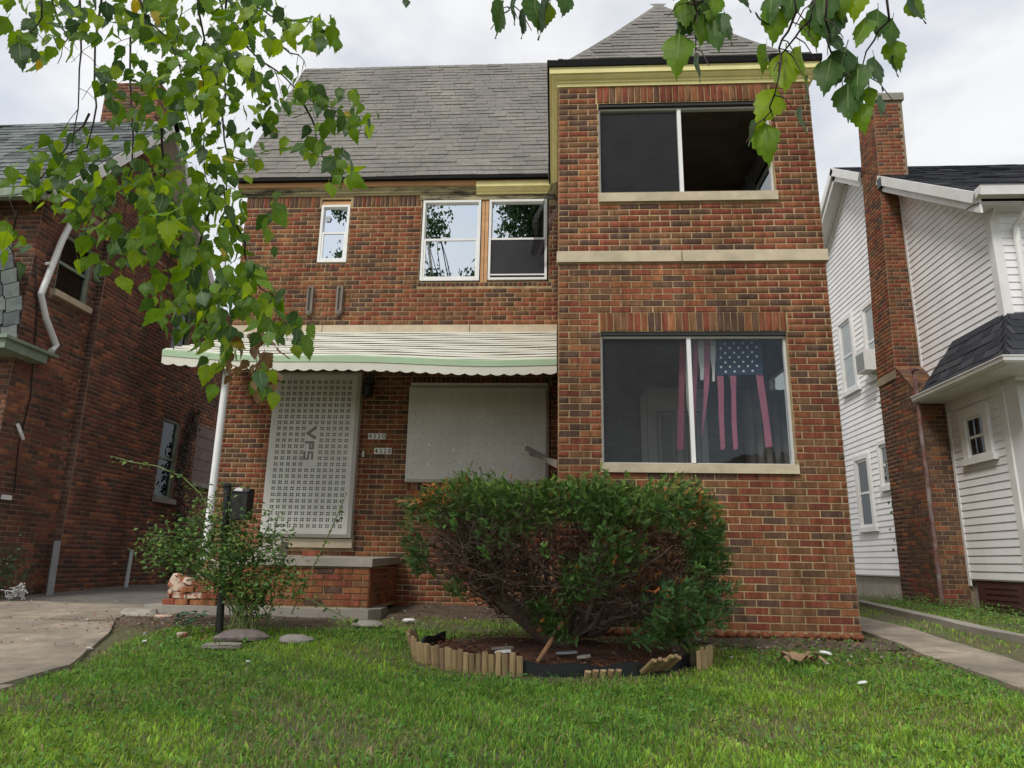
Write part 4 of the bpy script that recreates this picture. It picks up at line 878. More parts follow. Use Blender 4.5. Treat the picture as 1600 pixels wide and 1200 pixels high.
# low roof corner with green trim, hanging slates, drainpipe, wires
b = MB(); b.box(-9, LX + .22, 8.0, 8.75, 3.10, 3.22); b.box(-9, LX + .26, 7.96, 8.9, 3.22, 3.26); b.build('string_course', M_greentrim, left)
b = MB(); hs = [P(0, 372, Y=8.2), P(14, 425, Y=8.2), P(28, 472, Y=8.2), P(16, 518, Y=8.2), P(0, 545, Y=8.2), P(-120, 560, Y=8.2), P(-120, 380, Y=8.2)]
b.prism(hs, (0, .08, 0)); sr = b.build('porch_gable', M_slate[1], left)
for i in range(7):
    for j in range(5):
        p = P(6 - j * 26 + (4 - abs(i - 4)) * 4, 388 + i * 22, Y=8.18); q = MB(); q.obox(p, (1, 0, .25), (0, -1, .1), (-.2, 0, 1), .10, .006, .095); q.build('slate', random.choice(M_slate), sr)
dp = [P(116, 338, X=LX + .12), P(97, 376, X=LX + .12), P(64, 460, X=LX + .10), P(72, 498, X=LX + .10), P(88, 540, X=LX + .10), P(80, 549, X=LX + .16)]
b = MB(); b.tube(dp, .042, 10); b.build('drainpipe', M_white, left)
b = MB(); b.tube([P(72, 412, X=LX + .1), P(86, 410, X=LX + .02)], .02, 6); b.build('pipe_strap', M_white, left)
b = MB(); b.tube([P(55, 400, X=LX + .03), P(58, 490, X=LX + .03), P(52, 560, X=LX + .03), P(48, 620, X=LX + .03), P(30, 690, X=LX + .03), P(22, 770, X=LX + .03)], .008, 5); b.build('cable', M_blackpl, left)
b = MB(); b.tube([P(27, 662, X=LX + .04), P(32, 675, X=LX + .06), P(36, 686, X=LX + .04)], .022, 6); b.build('conduit_stub', M_white, left)
b = MB(); b.box(LX, LX + .03, P(4, 762, X=LX)[1], P(18, 762, X=LX)[1], 1.30, 1.36); b.build('vent_plate', M_white, left)
for (xb, yb, xt, yt, w_) in ((79, 921, 90, 845, .06), (197, 914, 206, 859, .045)):
    A = P(xb, yb, X=LX + .30); A[2] = ground(A[0], A[1]); B = P(xt, yt, X=LX + .14); d = (B - A) / np.linalg.norm(B - A); b = MB(); ay = np.cross(d, (0, 1, 0)); ay /= np.linalg.norm(ay); b.obox((A + B) / 2, (0, 1, 0), ay, d, w_, .008, np.linalg.norm(B - A) / 2)
    o = b.build('metal_strip', M_galv); tag(o, 'galvanised metal strip leaning on the dark brick wall, ' + ('wide nearer one' if xb < 100 else 'narrow farther one'), 'metal strip', 'strips leaning on the old wall')
b = MB(); c = P(22, 920, X=LX + .35); c[2] = ground(c[0], c[1]) + .06
for i in range(9):
    pts = [c + np.array([random.uniform(-.12, .14), random.uniform(-.12, .12), random.uniform(-.05, .16)]) for _ in range(5)]; b.tube(pts, .008, 4)
tag(b.build('cord_tangle', M_paper), 'tangle of white cord on the ground by the old brick wall', 'cord')

# ------------------------------------------------------------------ right house: white siding, outside chimney
RX = 5.86; RYF, RYB = 9.14, 17.3
right = empty('white_house', (8.5, 11, .1), 'white clapboard house with brick chimney and dark pent roof', 'house')
b = MB(); b.add([(RX, RYF, .5), (RX, RYB, .5), (RX, RYB, 5.5), (RX, 13.2, 8.3), (RX, RYF, 5.5)], [(0, 1, 2, 3, 4)]); b.quad((RX, RYF, 3.0), (12, RYF, 3.0), (12, RYF, 5.5), (RX, RYF, 5.5)); b.quad((RX, 9.42, .5), (12, 9.42, .5), (12, 9.42, 3.2), (RX, 9.42, 3.2))
b.quad((12, RYF, .5), (12, RYB, .5), (12, RYB, 5.5), (12, RYF, 5.5)); b.quad((RX, RYB, .5), (12, RYB, .5), (12, RYB, 5.5), (RX, RYB, 5.5)); rwall = b.build('wall', M_siding, right)
b = MB(); b.box(RX + .05, 11.9, 9.5, RYB - .1, -.1, .55); b.build('foundation', M_conc, right)
b = MB(); b.box(RX + .015, RX + .05, 9.55, 10.65, .12, .50); mz = b.build('crawl_door', M_maroon, right)
for i in range(4): b = MB(); b.box(RX + .004, RX + .015, 9.75, 10.45, .18 + i * .075, .215 + i * .075); b.build('slat', M_maroon, mz)
def clap(name, A, B, h, out, parent, sl0=0.0, sl1=0.0):
    """one lapped board from A to B, facing out"""
    A, B, out = np.array(A, float), np.array(B, float), np.array(out, float); d = (B - A) / np.linalg.norm(B - A); z = np.array([0, 0, 1.0]); q = MB()
    v = [A, B, B + out * .014, A + out * .014, A + d * sl0 + z * h + out * .002, B - d * sl1 + z * h + out * .002]
    q.add(v, [(0, 1, 2, 3), (3, 2, 5, 4), (0, 3, 4), (1, 5, 2)]); return q.build(name, M_siding, parent)
EX = .105; z = .52
while z < 8.2:
    y0, y1 = (9.42 if z < 3.05 else RYF), RYB; s = 0.0
    if z > 5.45: y0 = RYF + (z - 5.45) / .68 + .05; y1 = 17.26 - (z - 5.45) / .68; s = EX / .68
    if y1 - y0 > .3:
        if z < 8.0: 
            segs = [(y0, 11.98), (11.98, y1)] if y0 < 11.9 else [(y0, y1)]
            for k, (a, c) in enumerate(segs): clap('siding_board', (RX, c, z), (RX, a, z), EX, (-1, 0, 0), rwall, s if k == len(segs) - 1 else 0, s if k == 0 else 0)
    z += EX
z = .52
while z < 2.95: clap('siding_board', (RX, 9.42, z), (9.0, 9.42, z), EX, (0, -1, 0), rwall); z += EX
z = 3.6
while z < 5.35: clap('siding_board', (RX, RYF, z), (9.0, RYF, z), EX, (0, -1, 0), rwall); z += EX
b = MB(); b.box(RX - .022, RX + .10, RYF - .022, RYF + .10, 3.5, 5.42); b.box(RX - .022, RX + .10, 9.42 - .022, 9.42 + .10, .5, 3.0); b.box(RX - .02, RX, 10.74, 10.798, .42, 3.3); b.box(RX - .02, RX, 11.30, 11.348, 3.65, 6.95); b.box(RX - .03, 9, 9.42 - .03, 9.42, .44, .52); b.build('corner_board', M_trimw, right)
b = MB(); b.add([(RX - .018, 11.30, 3.72), (RX - .018, 11.36, 3.66), (RX - .018, 10.78, 3.05), (RX - .018, 10.74, 3.12)], [(0, 1, 2, 3)]); b.build('corner_board', M_trimw, right)
# roof with gable to the left
PX = 5.56; A0 = (8.85, 5.50); PK = (13.2, 8.46); A1 = (17.6, 5.50)
b = MB(); b.quad((PX + .02, *A0), (12.4, *A0), (12.4, *PK), (PX + .02, *PK)); b.quad((PX, *PK), (12.4, *PK), (12.4, *A1), (PX, *A1)); b.quad((PX, A0[0], A0[1] - .16), (PX, RYF, 5.40), (12, RYF, 5.40), (12, A0[0], A0[1] - .16)); rroof = b.build('roof', M_bsh[0], right)
sl = math.hypot(PK[0] - A0[0], PK[1] - A0[1])
shingle_field((PX + .0, A0[0], A0[1] + .004), (1, 0, 0), (0, PK[0] - A0[0], PK[1] - A0[1]), lambda v: (0, 4.6), sl, sl / 36, .32, M_bsh, rroof, rroof, 120, prefer=lambda r: r[0] * .7 + abs(r[2] - 2.0))
b = MB()
rk = lambda y: (y, A0[1] + (y - A0[0]) * (PK[1] - A0[1]) / (PK[0] - A0[0]))
for (A, B) in ((A0, rk(11.352)), (rk(12.01), PK), (PK, A1)):
    d = np.array([0, B[0] - A[0], B[1] - A[1]]); n_ = np.array([0, -d[2], d[1]]) / np.linalg.norm(d)
    if n_[2] < 0: n_ = -n_
    for (x0, x1, o0, o1) in ((PX - .03, PX + .015, -.15, -.004), (PX + .015, PX + .05, -.25, -.10), (PX + .05, RX - .001, -.215, -.185), (RX - .03, RX - .012, -.33, -.21)):
        a = np.array([0, A[0], A[1]]); c = np.array([0, B[0], B[1]])
        v = [np.array([x, 0, 0]) + q + n_ * o for x in (x0, x1) for q in (a, c) for o in (o0, o1)]
        b.add(v, [(0, 1, 3, 2), (4, 6, 7, 5), (0, 4, 5, 1), (2, 3, 7, 6), (0, 2, 6, 4), (1, 5, 7, 3)])
b.build('bargeboard', M_trimw, right)
b = MB(); b.prism([(PX - .02, 8.80, 5.44), (PX - .02, 8.74, 5.40), (PX - .02, 8.72, 5.52), (PX - .02, 8.71, 5.53), (PX - .02, 8.86, 5.53), (PX - .02, 8.86, 5.40)], (6.8, 0, 0)); b.box(PX + .05, 12, 8.86, RYF, 5.33, 5.36); b.prism([(PX + .02, 8.86, 5.20), (PX + .02, 8.86, 5.45), (PX + .02, 9.30, 5.62), (PX + .02, 9.12, 5.36)], (.03, 0, 0)); b.build('gutter', M_trimw, right)
b = MB(); b.tube([(6.2, 8.80, 5.42), (6.2, 8.86, 5.28), (6.13, 9.06, 5.10), (6.13, 9.08, 4.9), (6.13, 9.08, 3.7)], .045, 8); b.build('downpipe', M_trimw, right)
# pent roof over the ground floor
ZT, ZB = 3.90, 3.14; XO = 5.44; YN = 8.60; YFar = 10.78
b = MB(); b.quad((XO, YFar, ZB), (XO, YN, ZB), (RX, RYF, ZT), (RX, 10.40, ZT)); b.quad((XO, YN, ZB), (9.5, YN, ZB), (9.5, RYF, ZT), (RX, RYF, ZT)); b.add([(XO, YFar, ZB), (RX, 10.40, ZT), (RX, YFar + .1, ZB)], [(0, 1, 2)]); b.quad((XO, YFar, ZB - .03), (XO, YN, ZB - .03), (9.5, YN, ZB - .03), (9.5, YFar, ZB - .03)); pent = b.build('pent_roof', M_bsh[2], right)
V1 = np.array([RX - XO, 0, ZT - ZB]); s1 = np.linalg.norm(V1)
shingle_field((XO - .01, YFar, ZB + .004), (0, -1, 0), V1, lambda v: (v / s1 * .38, YFar - YN - v / s1 * (RYF - YN)), s1, s1 / 6, .3, M_bsh, pent, pent, 90, wav=.006)
V2 = np.array([0, RYF - YN, ZT - ZB]); s2 = np.linalg.norm(V2)
shingle_field((XO, YN - .01, ZB + .004), (1, 0, 0), V2, lambda v: (v / s2 * (RX - XO), 4.0), s2, s2 / 6, .3, M_bsh, pent, pent, 60, wav=.006)
b = MB()
for prof_at in (0,):
    pr = [(0, -.075), (.05, -.075), (.075, -.05), (.085, -.005), (.095, .0), (.095, .012), (.0, .012)]
    path = [lambda p: (XO - p, YFar), lambda p: (XO - p, YN - p), lambda p: (9.5, YN - p)]; n = len(pr)
    b.add([(*q(p), ZB + dz) for q in path for p, dz in pr], [(k * n + i, (k + 1) * n + i, (k + 1) * n + i + 1, k * n + i + 1) for k in range(2) for i in range(n - 1)])
b.build('pent_gutter', M_trimw, pent)
b = MB(); b.box(XO - .0, 9.5, YN, 9.41, ZB - .085, ZB - .06); b.box(XO, RX - .01, 9.41, YFar, ZB - .085, ZB - .06); b.box(RX - .03, RX, 9.42, 10.74, 2.90, 3.06); b.build('pent_soffit', M_trimw, pent)
# chimney
chim_parts = MB(); CL = (5.50, RX + .02, 10.80, 12.0)
b = MB(); b.box(5.46, 5.98, 10.80, 12.0, -.05, 3.22)
b.add([(5.46, 10.80, 3.22), (5.98, 10.80, 3.22), (5.98, 11.36, 3.78), (5.46, 11.36, 3.78), (5.46, 11.36, 3.22), (5.46, 12, 3.22), (5.46, 12, 3.78)], [(0, 1, 2, 3), (0, 3, 4), (4, 3, 6, 5)])
lean = .034
def cx_(x, z): return x + lean * (z - 3.6)
b.add([(cx_(x, zz), y, zz) for zz in (3.6, 8.7) for x, y in ((5.44, 11.36), (5.93, 11.36), (5.93, 12.0), (5.44, 12.0))], [(0, 1, 5, 4), (1, 2, 6, 5), (2, 3, 7, 6), (3, 0, 4, 7), (4, 5, 6, 7)])
chim = b.build('chimney', mat('chimney_mortar', (.30, .235, .15), rough=0.95, var=0.3, scale=6, bump=0.4, bscale=90, col2=(.13, .10, .07), stain=0.7, sscale=1.5), right)  # darker mortar, part of the chimney's shade put into colour
class LeanWall(Wall):
    def p(s, u, z, d=0.0): return super().p(u, z, d) + np.array([lean * (z - 3.6) if z > 3.6 else 0, 0, 0])
Wk1, Wk2, Wk3, Wk4 = Wall((5.46, 10.80, 0), 0), Wall((5.46, 12.0, 0), -90), LeanWall((5.44, 11.36, 0), 0), LeanWall((5.44, 12.0, 0), -90)
CW = [.8, 1.6, .2, 1.4, 3, .8, 6, 7, 3, .3]; CU = [3, 2.5, 1.6, 4, 3, 1.5, 1.5, 2, 1, 2]  # lower weights favour dark bricks, putting the chimney's shade into their colour
M_mortar_ch = mat('chimney_mortar', (.30, .235, .15), rough=0.95, var=0.3, scale=6, bump=0.4, bscale=90, col2=(.13, .10, .07), stain=0.7, sscale=1.5)
cb_ = lay(Wk1, 0, .40, .1, 3.2, weights=CW) + lay(Wk2, 0, 1.2, .1, 3.22, weights=CW, phase=1) + lay(Wk2, 0, 1.2, 3.22, 3.76, lim=lambda z: (0, 1.2 - (z - 3.22)), weights=CW) + lay(Wk3, 0, .46, 3.8, 8.62, weights=CU) + lay(Wk4, 0, .64, 3.74, 8.62, weights=CU, phase=1)
place_bricks(cb_, lambda w: chim, chim, BR, lambda q: dist_cam(q[0].p(q[1], q[2])))
b = MB(); d = np.array([0, .56, .56]) / math.hypot(.56, .56)
for i in range(7): 
    p = np.array([5.70, 10.80, 3.22]) + d * (i + .5) * .113; q = MB(); q.obox(p + np.array([0, -.008, .008]), (1, 0, 0), (0, -.707, .707), d, .255, .012, .053); q.build('shoulder_brick', random.choice(BR[4:9]), chim)
b = MB(); b.obox((cx_(5.685, 8.72), 11.68, 8.74), (1, 0, 0), (0, -1, 0), (0, 0, 1), .27, .36, .07); b.build('chimney_cap', M_conc, chim)
b = MB(); b.box(5.52, 6.3, 11.25, 11.38, 6.95, 7.12); b.build('flashing', M_blackp, chim)
b = MB(); b.tube([(5.43, 10.76, .15), (5.43, 10.76, 1.5), (5.43, 10.75, 3.1), (5.42, 10.72, 3.42), (5.41, 10.74, 3.56)], .030, 8); b.tube([(5.36, 10.68, 3.56), (5.52, 10.82, 3.60)], .03, 6); b.build('rusty_pipe', M_rust, right)
# windows
side_window(RX, 13.72, 14.25, 4.05, 5.45, M_trimw, right, G_clear, M_trimw, -1, shallow=True, casing=.09, curtain=M_curtain, fr=.05)
side_window(RX, 13.60, 14.10, 1.38, 2.64, M_trimw, right, G_clear, M_trimw, -1, shallow=True, casing=.09, curtain=M_dark, fr=.05)
side_window(RX, 12.55, 13.10, 4.05, 5.38, M_trimw, right, G_clear, M_trimw, -1, shallow=True, casing=.08, curtain=M_curtain, fr=.05)
side_window(RX, 12.55, 13.05, 2.05, 2.78, M_trimw, right, G_clear, M_trimw, -1, shallow=True, casing=.07, curtain=M_room, fr=.05)
side_window(RX, 9.88, 10.30, 2.16, 2.72, M_trimw, right, G_dull, M_trimw, -1, shallow=True, casing=.13, curtain=M_room, fr=.035)
b = MB(); b.box(RX - .30, RX + .02, 12.66, 13.04, 4.10, 4.48); ac = b.build('window_air_conditioner', M_trimw); tag(ac, 'box air conditioner sticking out of the upstairs window beside the brick chimney', 'air conditioner')
b = MB()
for i in range(9): b.box(RX - .308, RX - .30, 12.69, 13.01, 4.13 + i * .036, 4.148 + i * .036)
b.build('grille', M_galv, ac)

# ------------------------------------------------------------------ vegetation helpers
def unit(a): return a / (np.linalg.norm(a, axis=-1, keepdims=True) + 1e-9)
def leaf_cloud(pos, tip, nrm, ln, wd, tint, fold=0.25):
    """many folded pointed leaves: 6 vertices, 4 triangles each"""
    n = len(pos); tip = unit(tip); side = unit(np.cross(tip, nrm)); up = np.cross(side, tip); ln, wd = ln[:, None], wd[:, None]
    V = np.stack([pos, pos + tip * ln * .38 + side * wd * .5 + up * wd * fold, pos + tip * ln * .38 - side * wd * .5 + up * wd * fold,
                  pos + tip * ln * .45, pos + tip * ln, pos + tip * ln * .75 + up * wd * .02], 1)
    F = np.array([[0, 3, 1], [0, 2, 3], [1, 3, 4], [2, 4, 3]])
    FF = (F[None] + (np.arange(n) * 6)[:, None, None]).reshape(-1)
    return V.reshape(-1, 3), np.full(n * 4, 3), FF, np.repeat(tint, 6, 0)
def jitter_tint(base, n, v=.25, warm=.15):
    base = np.array(base, float); k = 1 + RNG.uniform(-v, v, (n, 1)); w = RNG.uniform(-warm, warm, (n, 1))
    return np.clip(base * k * (1 + w * np.array([[1.0, .1, -.4]])), .002, 1)

# ------------------------------------------------------------------ lawn
def vnoise(x, y, s, seed=0):
    x = x * s + seed * 7.3; y = y * s - seed * 3.1
    return (np.sin(x * 1.7 + np.sin(y * 1.3) * 1.4) + np.sin(y * 2.1 + np.cos(x * .9) * 1.7) + np.sin((x + y) * .8 + 2)) / 6 + .5
def lawn(n, xr, yr):
    x = RNG.uniform(*xr, n); y = RNG.uniform(*yr, n)
    ed = np.where(y < 5.4, -3.38 - .05 * np.sin(y * 5), -3.38 - (y - 5.4) * .45); keep = (x > ed + RNG.normal(0, .06, n)) & (x < 3.02 + RNG.normal(0, .05, n))
    e = ((x - 0) / 1.15) ** 2 + ((y - 6.05) / .84) ** 2; keep &= e > 1.0
    keep &= ~((x > 0.0) & (x < 2.8) & (y > 6.82)) & ~((x < -1.8) & (y > 7.72)) & (y < 9.3)
    bare = np.zeros(n); bare = np.where((y > 6.3) & (x > .8), .62, bare); bare = np.where((y > 6.9) & (x < -2.1), .4, bare); bare = np.where((y > 8.2) & (x > -2), .90, bare)
    bare = np.maximum(bare, np.where(vnoise(x, y, 1.7, 1) > .78, .6, 0)); bare = np.maximum(bare, np.where((e < 1.2), .5, 0))
    bare = np.maximum(bare, .75 * np.exp(-(((x + 1.25) / .45) ** 2 + ((y - 3.75) / .22) ** 2)))
    bare = np.maximum(bare, .8 * np.exp(-(((x + 1.45) / .3) ** 2 + ((y - 5.75) / .22) ** 2))); keep &= RNG.uniform(0, 1, n) > bare
    return x[keep], y[keep]
gx, gy = [], []
for n, xr, yr in ((83700, (-3.5, 3.2), (3.0, 5.0)), (59400, (-3.6, 3.2), (4.8, 7.0)), (17000, (-3.5, 3.1), (7.0, 9.3)), (15000, (-3.5, 3.2), (1.2, 3.1))):
    a, c = lawn(n, xr, yr); gx.append(a); gy.append(c)
a = RNG.uniform(3.66, 5.75, 16000); c = RNG.uniform(4.5, 12.0, 16000); k = ~((a > 4.22) & (a < 4.5)) & ((a > 4.45) | (RNG.uniform(0, 1, 16000) < .55)) & ~((a > 5.40) & (c > 10.7)) & (vnoise(a, c, 2.2, 4) < .70); gx.append(a[k]); gy.append(c[k])
gx = np.concatenate(gx); gy = np.concatenate(gy); n = len(gx); gz = np.array([ground(p, q) for p, q in zip(gx, gy)]) - .022
patch = vnoise(gx, gy, 1.1, 2); fine = vnoise(gx, gy, 4.5, 3)
gl = RNG.uniform(.026, .054, n) * (.75 + .6 * fine) * np.where(RNG.uniform(0, 1, n) < .04, 1.6, 1) ; gw = RNG.uniform(.0028, .0058, n) * np.where(RNG.uniform(0, 1, n) < .16, 2.1, 1)
az = RNG.uniform(0, 2 * np.pi, n); lean = RNG.uniform(.25, 1.45, n); d = np.stack([np.cos(az), np.sin(az), np.zeros(n)], 1); sd = np.stack([-np.sin(az + RNG.normal(0, .5, n)), np.cos(az), np.zeros(n)], 1)
base = np.stack([gx, gy, gz], 1); upv = np.array([0, 0, 1.0])
mid = base + (d * (np.sin(lean * .5) * .5)[:, None] + upv * (np.cos(lean * .5) * .55)[:, None]) * gl[:, None]
tip = mid + (d * (np.sin(lean) * .55)[:, None] + upv * (np.cos(lean) * .42)[:, None]) * gl[:, None]
w = gw[:, None] * sd
V = np.stack([base - w * .6, base + w * .6, mid + w * .55, mid - w * .55, tip], 1).reshape(-1, 3)
F = np.tile(np.array([0, 1, 2, 3, 3, 2, 4]), (n, 1)) + (np.arange(n) * 5)[:, None]
tint = np.where((patch > .55)[:, None], jitter_tint((.27, .455, .055), n, .3, .22), jitter_tint((.19, .38, .055), n, .3, .22))
lime = RNG.uniform(0, 1, n) < .16; tint[lime] = jitter_tint((.36, .52, .06), lime.sum(), .3); dead = RNG.uniform(0, 1, n) < np.where(vnoise(gx, gy, 1.7, 1) > .62, .30, .07); tint[dead] = jitter_tint((.36, .30, .15), dead.sum(), .3)
tint *= (.80 + .40 * vnoise(gx, gy, 11, 8) * vnoise(gx, gy, 23, 9) * 2)[:, None]; tv = np.repeat(tint, 5, 0); tv[0::5] *= .9; tv[1::5] *= .9
grass = link('grass', fast_mesh('grass', V, np.tile([4, 3], n), F.ravel(), tv, V_grass)); tag(grass, 'mown green lawn grass with dry patches', 'grass', kind='stuff')
# broad-leaved lawn weeds
n = 4200; wx, wy = lawn(n * 2, (-3.4, 3.0), (2.4, 7.0)); k = vnoise(wx, wy, 2.6, 6) > .42; wx, wy = wx[k], wy[k]
ex = RNG.uniform(4.5, 5.75, 3600); ey = RNG.uniform(5, 11.5, 3600); k = ~((ex > 5.4) & (ey > 10.7)); wx = np.concatenate([wx, ex[k], RNG.uniform(1.0, 3.0, 260), RNG.normal(-3.0, .35, 300)]); wy = np.concatenate([wy, ey[k], RNG.uniform(6.2, 6.85, 260), RNG.normal(6.7, .3, 300)])
n = len(wx); wz = np.array([ground(p, q) for p, q in zip(wx, wy)]) + RNG.uniform(0, .035, n) + np.where(wx > 4.5, RNG.uniform(0, .1, n), 0)
V, fn, F, t = leaf_cloud(np.stack([wx, wy, wz], 1), np.stack([RNG.normal(0, 1, n), RNG.normal(0, 1, n), RNG.uniform(-.2, .6, n)], 1), np.stack([RNG.normal(0, .4, n), RNG.normal(0, .4, n), np.ones(n)], 1), RNG.uniform(.02, .05, n), RNG.uniform(.012, .028, n), jitter_tint((.11, .235, .045), n, .35))
weeds = link('lawn_weeds', fast_mesh('lawn_weeds', V, fn, F, t, V_weed)); tag(weeds, 'low broad-leaved weeds scattered through the grass', 'weeds', kind='stuff')
# litter of dry leaves, chips and mortar crumbs
jx = RNG.uniform(-6.8, -3.5, 420); jy = np.array(dy)[RNG.choice(5, 420)] + RNG.normal(0, .03, 420); kx = RNG.uniform(-6.6, -3.5, 260); ky = RNG.uniform(4, 9, 260)
lx_ = np.concatenate([RNG.uniform(.9, 3.0, 420), RNG.normal(-3.5, .5, 520), RNG.uniform(-1.8, 0, 200), jx, kx]); ly_ = np.concatenate([RNG.uniform(5.75, 6.85, 420), RNG.normal(7.0, .36, 520), RNG.uniform(7.3, 9.2, 200), jy, ky]); n = len(lx_)
lz_ = np.array([ground(p, q) for p, q in zip(lx_, ly_)]) + np.where(lx_ < -3.5, .034, .02)
cols = np.array([(.24, .15, .075), (.34, .31, .27), (.13, .085, .05), (.50, .49, .46), (.30, .12, .07)])
V, fn, F, t = leaf_cloud(np.stack([lx_, ly_, lz_], 1), np.stack([RNG.normal(0, 1, n), RNG.normal(0, 1, n), RNG.normal(0, .25, n)], 1), np.stack([RNG.normal(0, .5, n), RNG.normal(0, .5, n), np.ones(n)], 1), RNG.uniform(.02, .055, n) * np.where(np.arange(n) > 1140, .6, 1), RNG.uniform(.012, .032, n) * np.where(np.arange(n) > 1140, .6, 1), cols[RNG.choice(5, n, p=[.33, .22, .22, .1, .13])])
tag(link('litter', fast_mesh('litter', V, fn, F, t, V_weed)), 'dry leaves and crumbs of mortar along the foot of the walls', 'litter', kind='stuff')

# ------------------------------------------------------------------ round planting bed
BC = np.array([0.0, 6.05]); BRX, BRY = 1.10, .78
b = MB(); v = [(BC[0], BC[1], ground(*BC) + .05)]
for r in (.5, .9):
    for i in range(36):
        t = 2 * math.pi * i / 36; x, y = BC[0] + BRX * r * math.cos(t), BC[1] + BRY * r * math.sin(t); y = min(y, 6.84 if x > 0 else 9); v.append((x, y, ground(x, y) + (.035 if r < .8 else -.01) + random.uniform(0, .025)))
b.add(v, [(0, 1 + i, 1 + (i + 1) % 36) for i in range(36)] + [(1 + i, 37 + i, 37 + (i + 1) % 36, 1 + (i + 1) % 36) for i in range(36)]); tag(b.build('mulch_bed', M_mulch, smooth=True), 'red-brown mulch in the round planting bed', kind='structure')
n = 1500; rr = np.sqrt(RNG.uniform(0, 1, n)) * .92; tt = RNG.uniform(0, 2 * np.pi, n); px_, py_ = BC[0] + BRX * rr * np.cos(tt), BC[1] + BRY * rr * np.sin(tt); k = ~((px_ > 0) & (py_ > 6.8)); px_, py_ = px_[k], py_[k]; n = len(px_)
pz_ = np.array([ground(p, q) for p, q in zip(px_, py_)]) + .045
V, fn, F, t = leaf_cloud(np.stack([px_, py_, pz_], 1), np.stack([RNG.normal(0, 1, n), RNG.normal(0, 1, n), RNG.normal(0, .3, n)], 1), np.stack([RNG.normal(0, .5, n), RNG.normal(0, .5, n), np.ones(n)], 1), RNG.uniform(.02, .07, n), RNG.uniform(.006, .02, n), np.array([(.16, .07, .035), (.08, .045, .028), (.28, .10, .035), (.2, .14, .08), (.33, .30, .27)])[RNG.choice(5, n, p=[.4, .3, .15, .11, .04])])
tag(link('wood_chips', fast_mesh('wood_chips', V, fn, F, t, V_weed)), 'wood chips and fallen yew needles in the planting bed', 'wood chips', kind='stuff')
def ring(deg, k=1.0):
    t = math.radians(deg); x, y = BC[0] + BRX * k * math.cos(t), BC[1] + BRY * k * math.sin(t); return np.array([x, y, ground(x, y)])
def stake_mesh(i):
    bm = bmesh.new(); bmesh.ops.create_cone(bm, cap_ends=True, segments=8, radius1=.5, radius2=.46, depth=1.0)
    for v_ in bm.verts:
        if v_.co.y > .05: v_.co.y *= .35
    me = bpy.data.meshes.new('stake'); bm.to_mesh(me); bm.free(); me.materials.append(M_stake[i]); return me
STK = [stake_mesh(i) for i in range(3)]
def edging(label, a0, a1, h, tilt, step=2.55, drop=0.0, yaw=0.0, kk=1.03):
    c = ring((a0 + a1) / 2, kk); e = empty('log_edging', c, label, 'edging', 'log edging round the bed'); a = a0; i = 0
    while a < a1:
        p = ring(a, kk); t = math.radians(a); hh = h * random.uniform(.88, 1.08); tilt_ = tilt; tilt = tilt_ + random.uniform(-.05, .05); out = np.array([math.cos(t) / 1, math.sin(t), 0]); out /= np.linalg.norm(out)
        o = link('stake', STK[random.randrange(3)], e, p + np.array([0, 0, hh * .5 - .02 - drop]) + out * math.sin(tilt) * hh * .35, None, None)
        dirv = Vector((out[0] * math.sin(tilt), out[1] * math.sin(tilt), math.cos(tilt))); q = dirv.to_track_quat('Z', 'Y').to_matrix().to_4x4()
        o.matrix_basis = Matrix.Translation(o.location) @ q @ Matrix.Rotation(random.uniform(-.2, .2), 4, 'Z') @ Matrix.Diagonal((.050, .046, hh, 1)); tilt = tilt_; a += step * (1.0 + .12 * abs(math.cos(t))); i += 1
    return e
edging('upright split-log edging at the leftmost bend of the round bed', 172, 194, .17, .35, step=2.7)
edging('longest upright run of tan split-log edging at the front of the round bed', 196, 227, .155, .12)
edging('tan split-log edging beside the stick at the front of the bed', 228, 259, .15, .05)
edging('short sunken piece of split-log edging in front of black plastic strip', 281, 294, .10, .5, kk=1.05, drop=.02)
edging('collapsed splayed split-log edging at the right of the bed', 304, 318, .17, .95, step=2.2, kk=1.02)
edging('grey weathered split-log edging behind the collapsed piece by the wall', 330, 350, .16, .05, kk=1.1)
b = MB(); v = []; A = list(range(152, 342, 3))
for a in A: p = ring(a, .985); q = ring(a, .962); top = .062 + .012 * math.sin(a * .3); v += [p + (0, 0, -.02), p + (0, 0, top), q + (0, 0, top + .006), q + (0, 0, -.02)]
b.add(v, [(i * 4 + j, i * 4 + 4 + j, i * 4 + 4 + (j + 1) % 4, i * 4 + (j + 1) % 4) for i in range(len(A) - 1) for j in range(4)]); tag(b.build('plastic_edging', M_blackpl), 'black plastic edging strip round the planting bed', 'edging')
A_, B_ = P(839, 1035, Y=5.42), P(879, 972, Y=5.85); b = MB(); b.tube([A_, A_ * .6 + B_ * .4 + (.01, 0, .01), B_], [.014, .017, .013], 7); tag(b.build('stick', mat('peeled_stick', (.30, .16, .075), var=.2, scale=12)), 'bare brown stick leaning in the planting bed below the yew', 'stick')
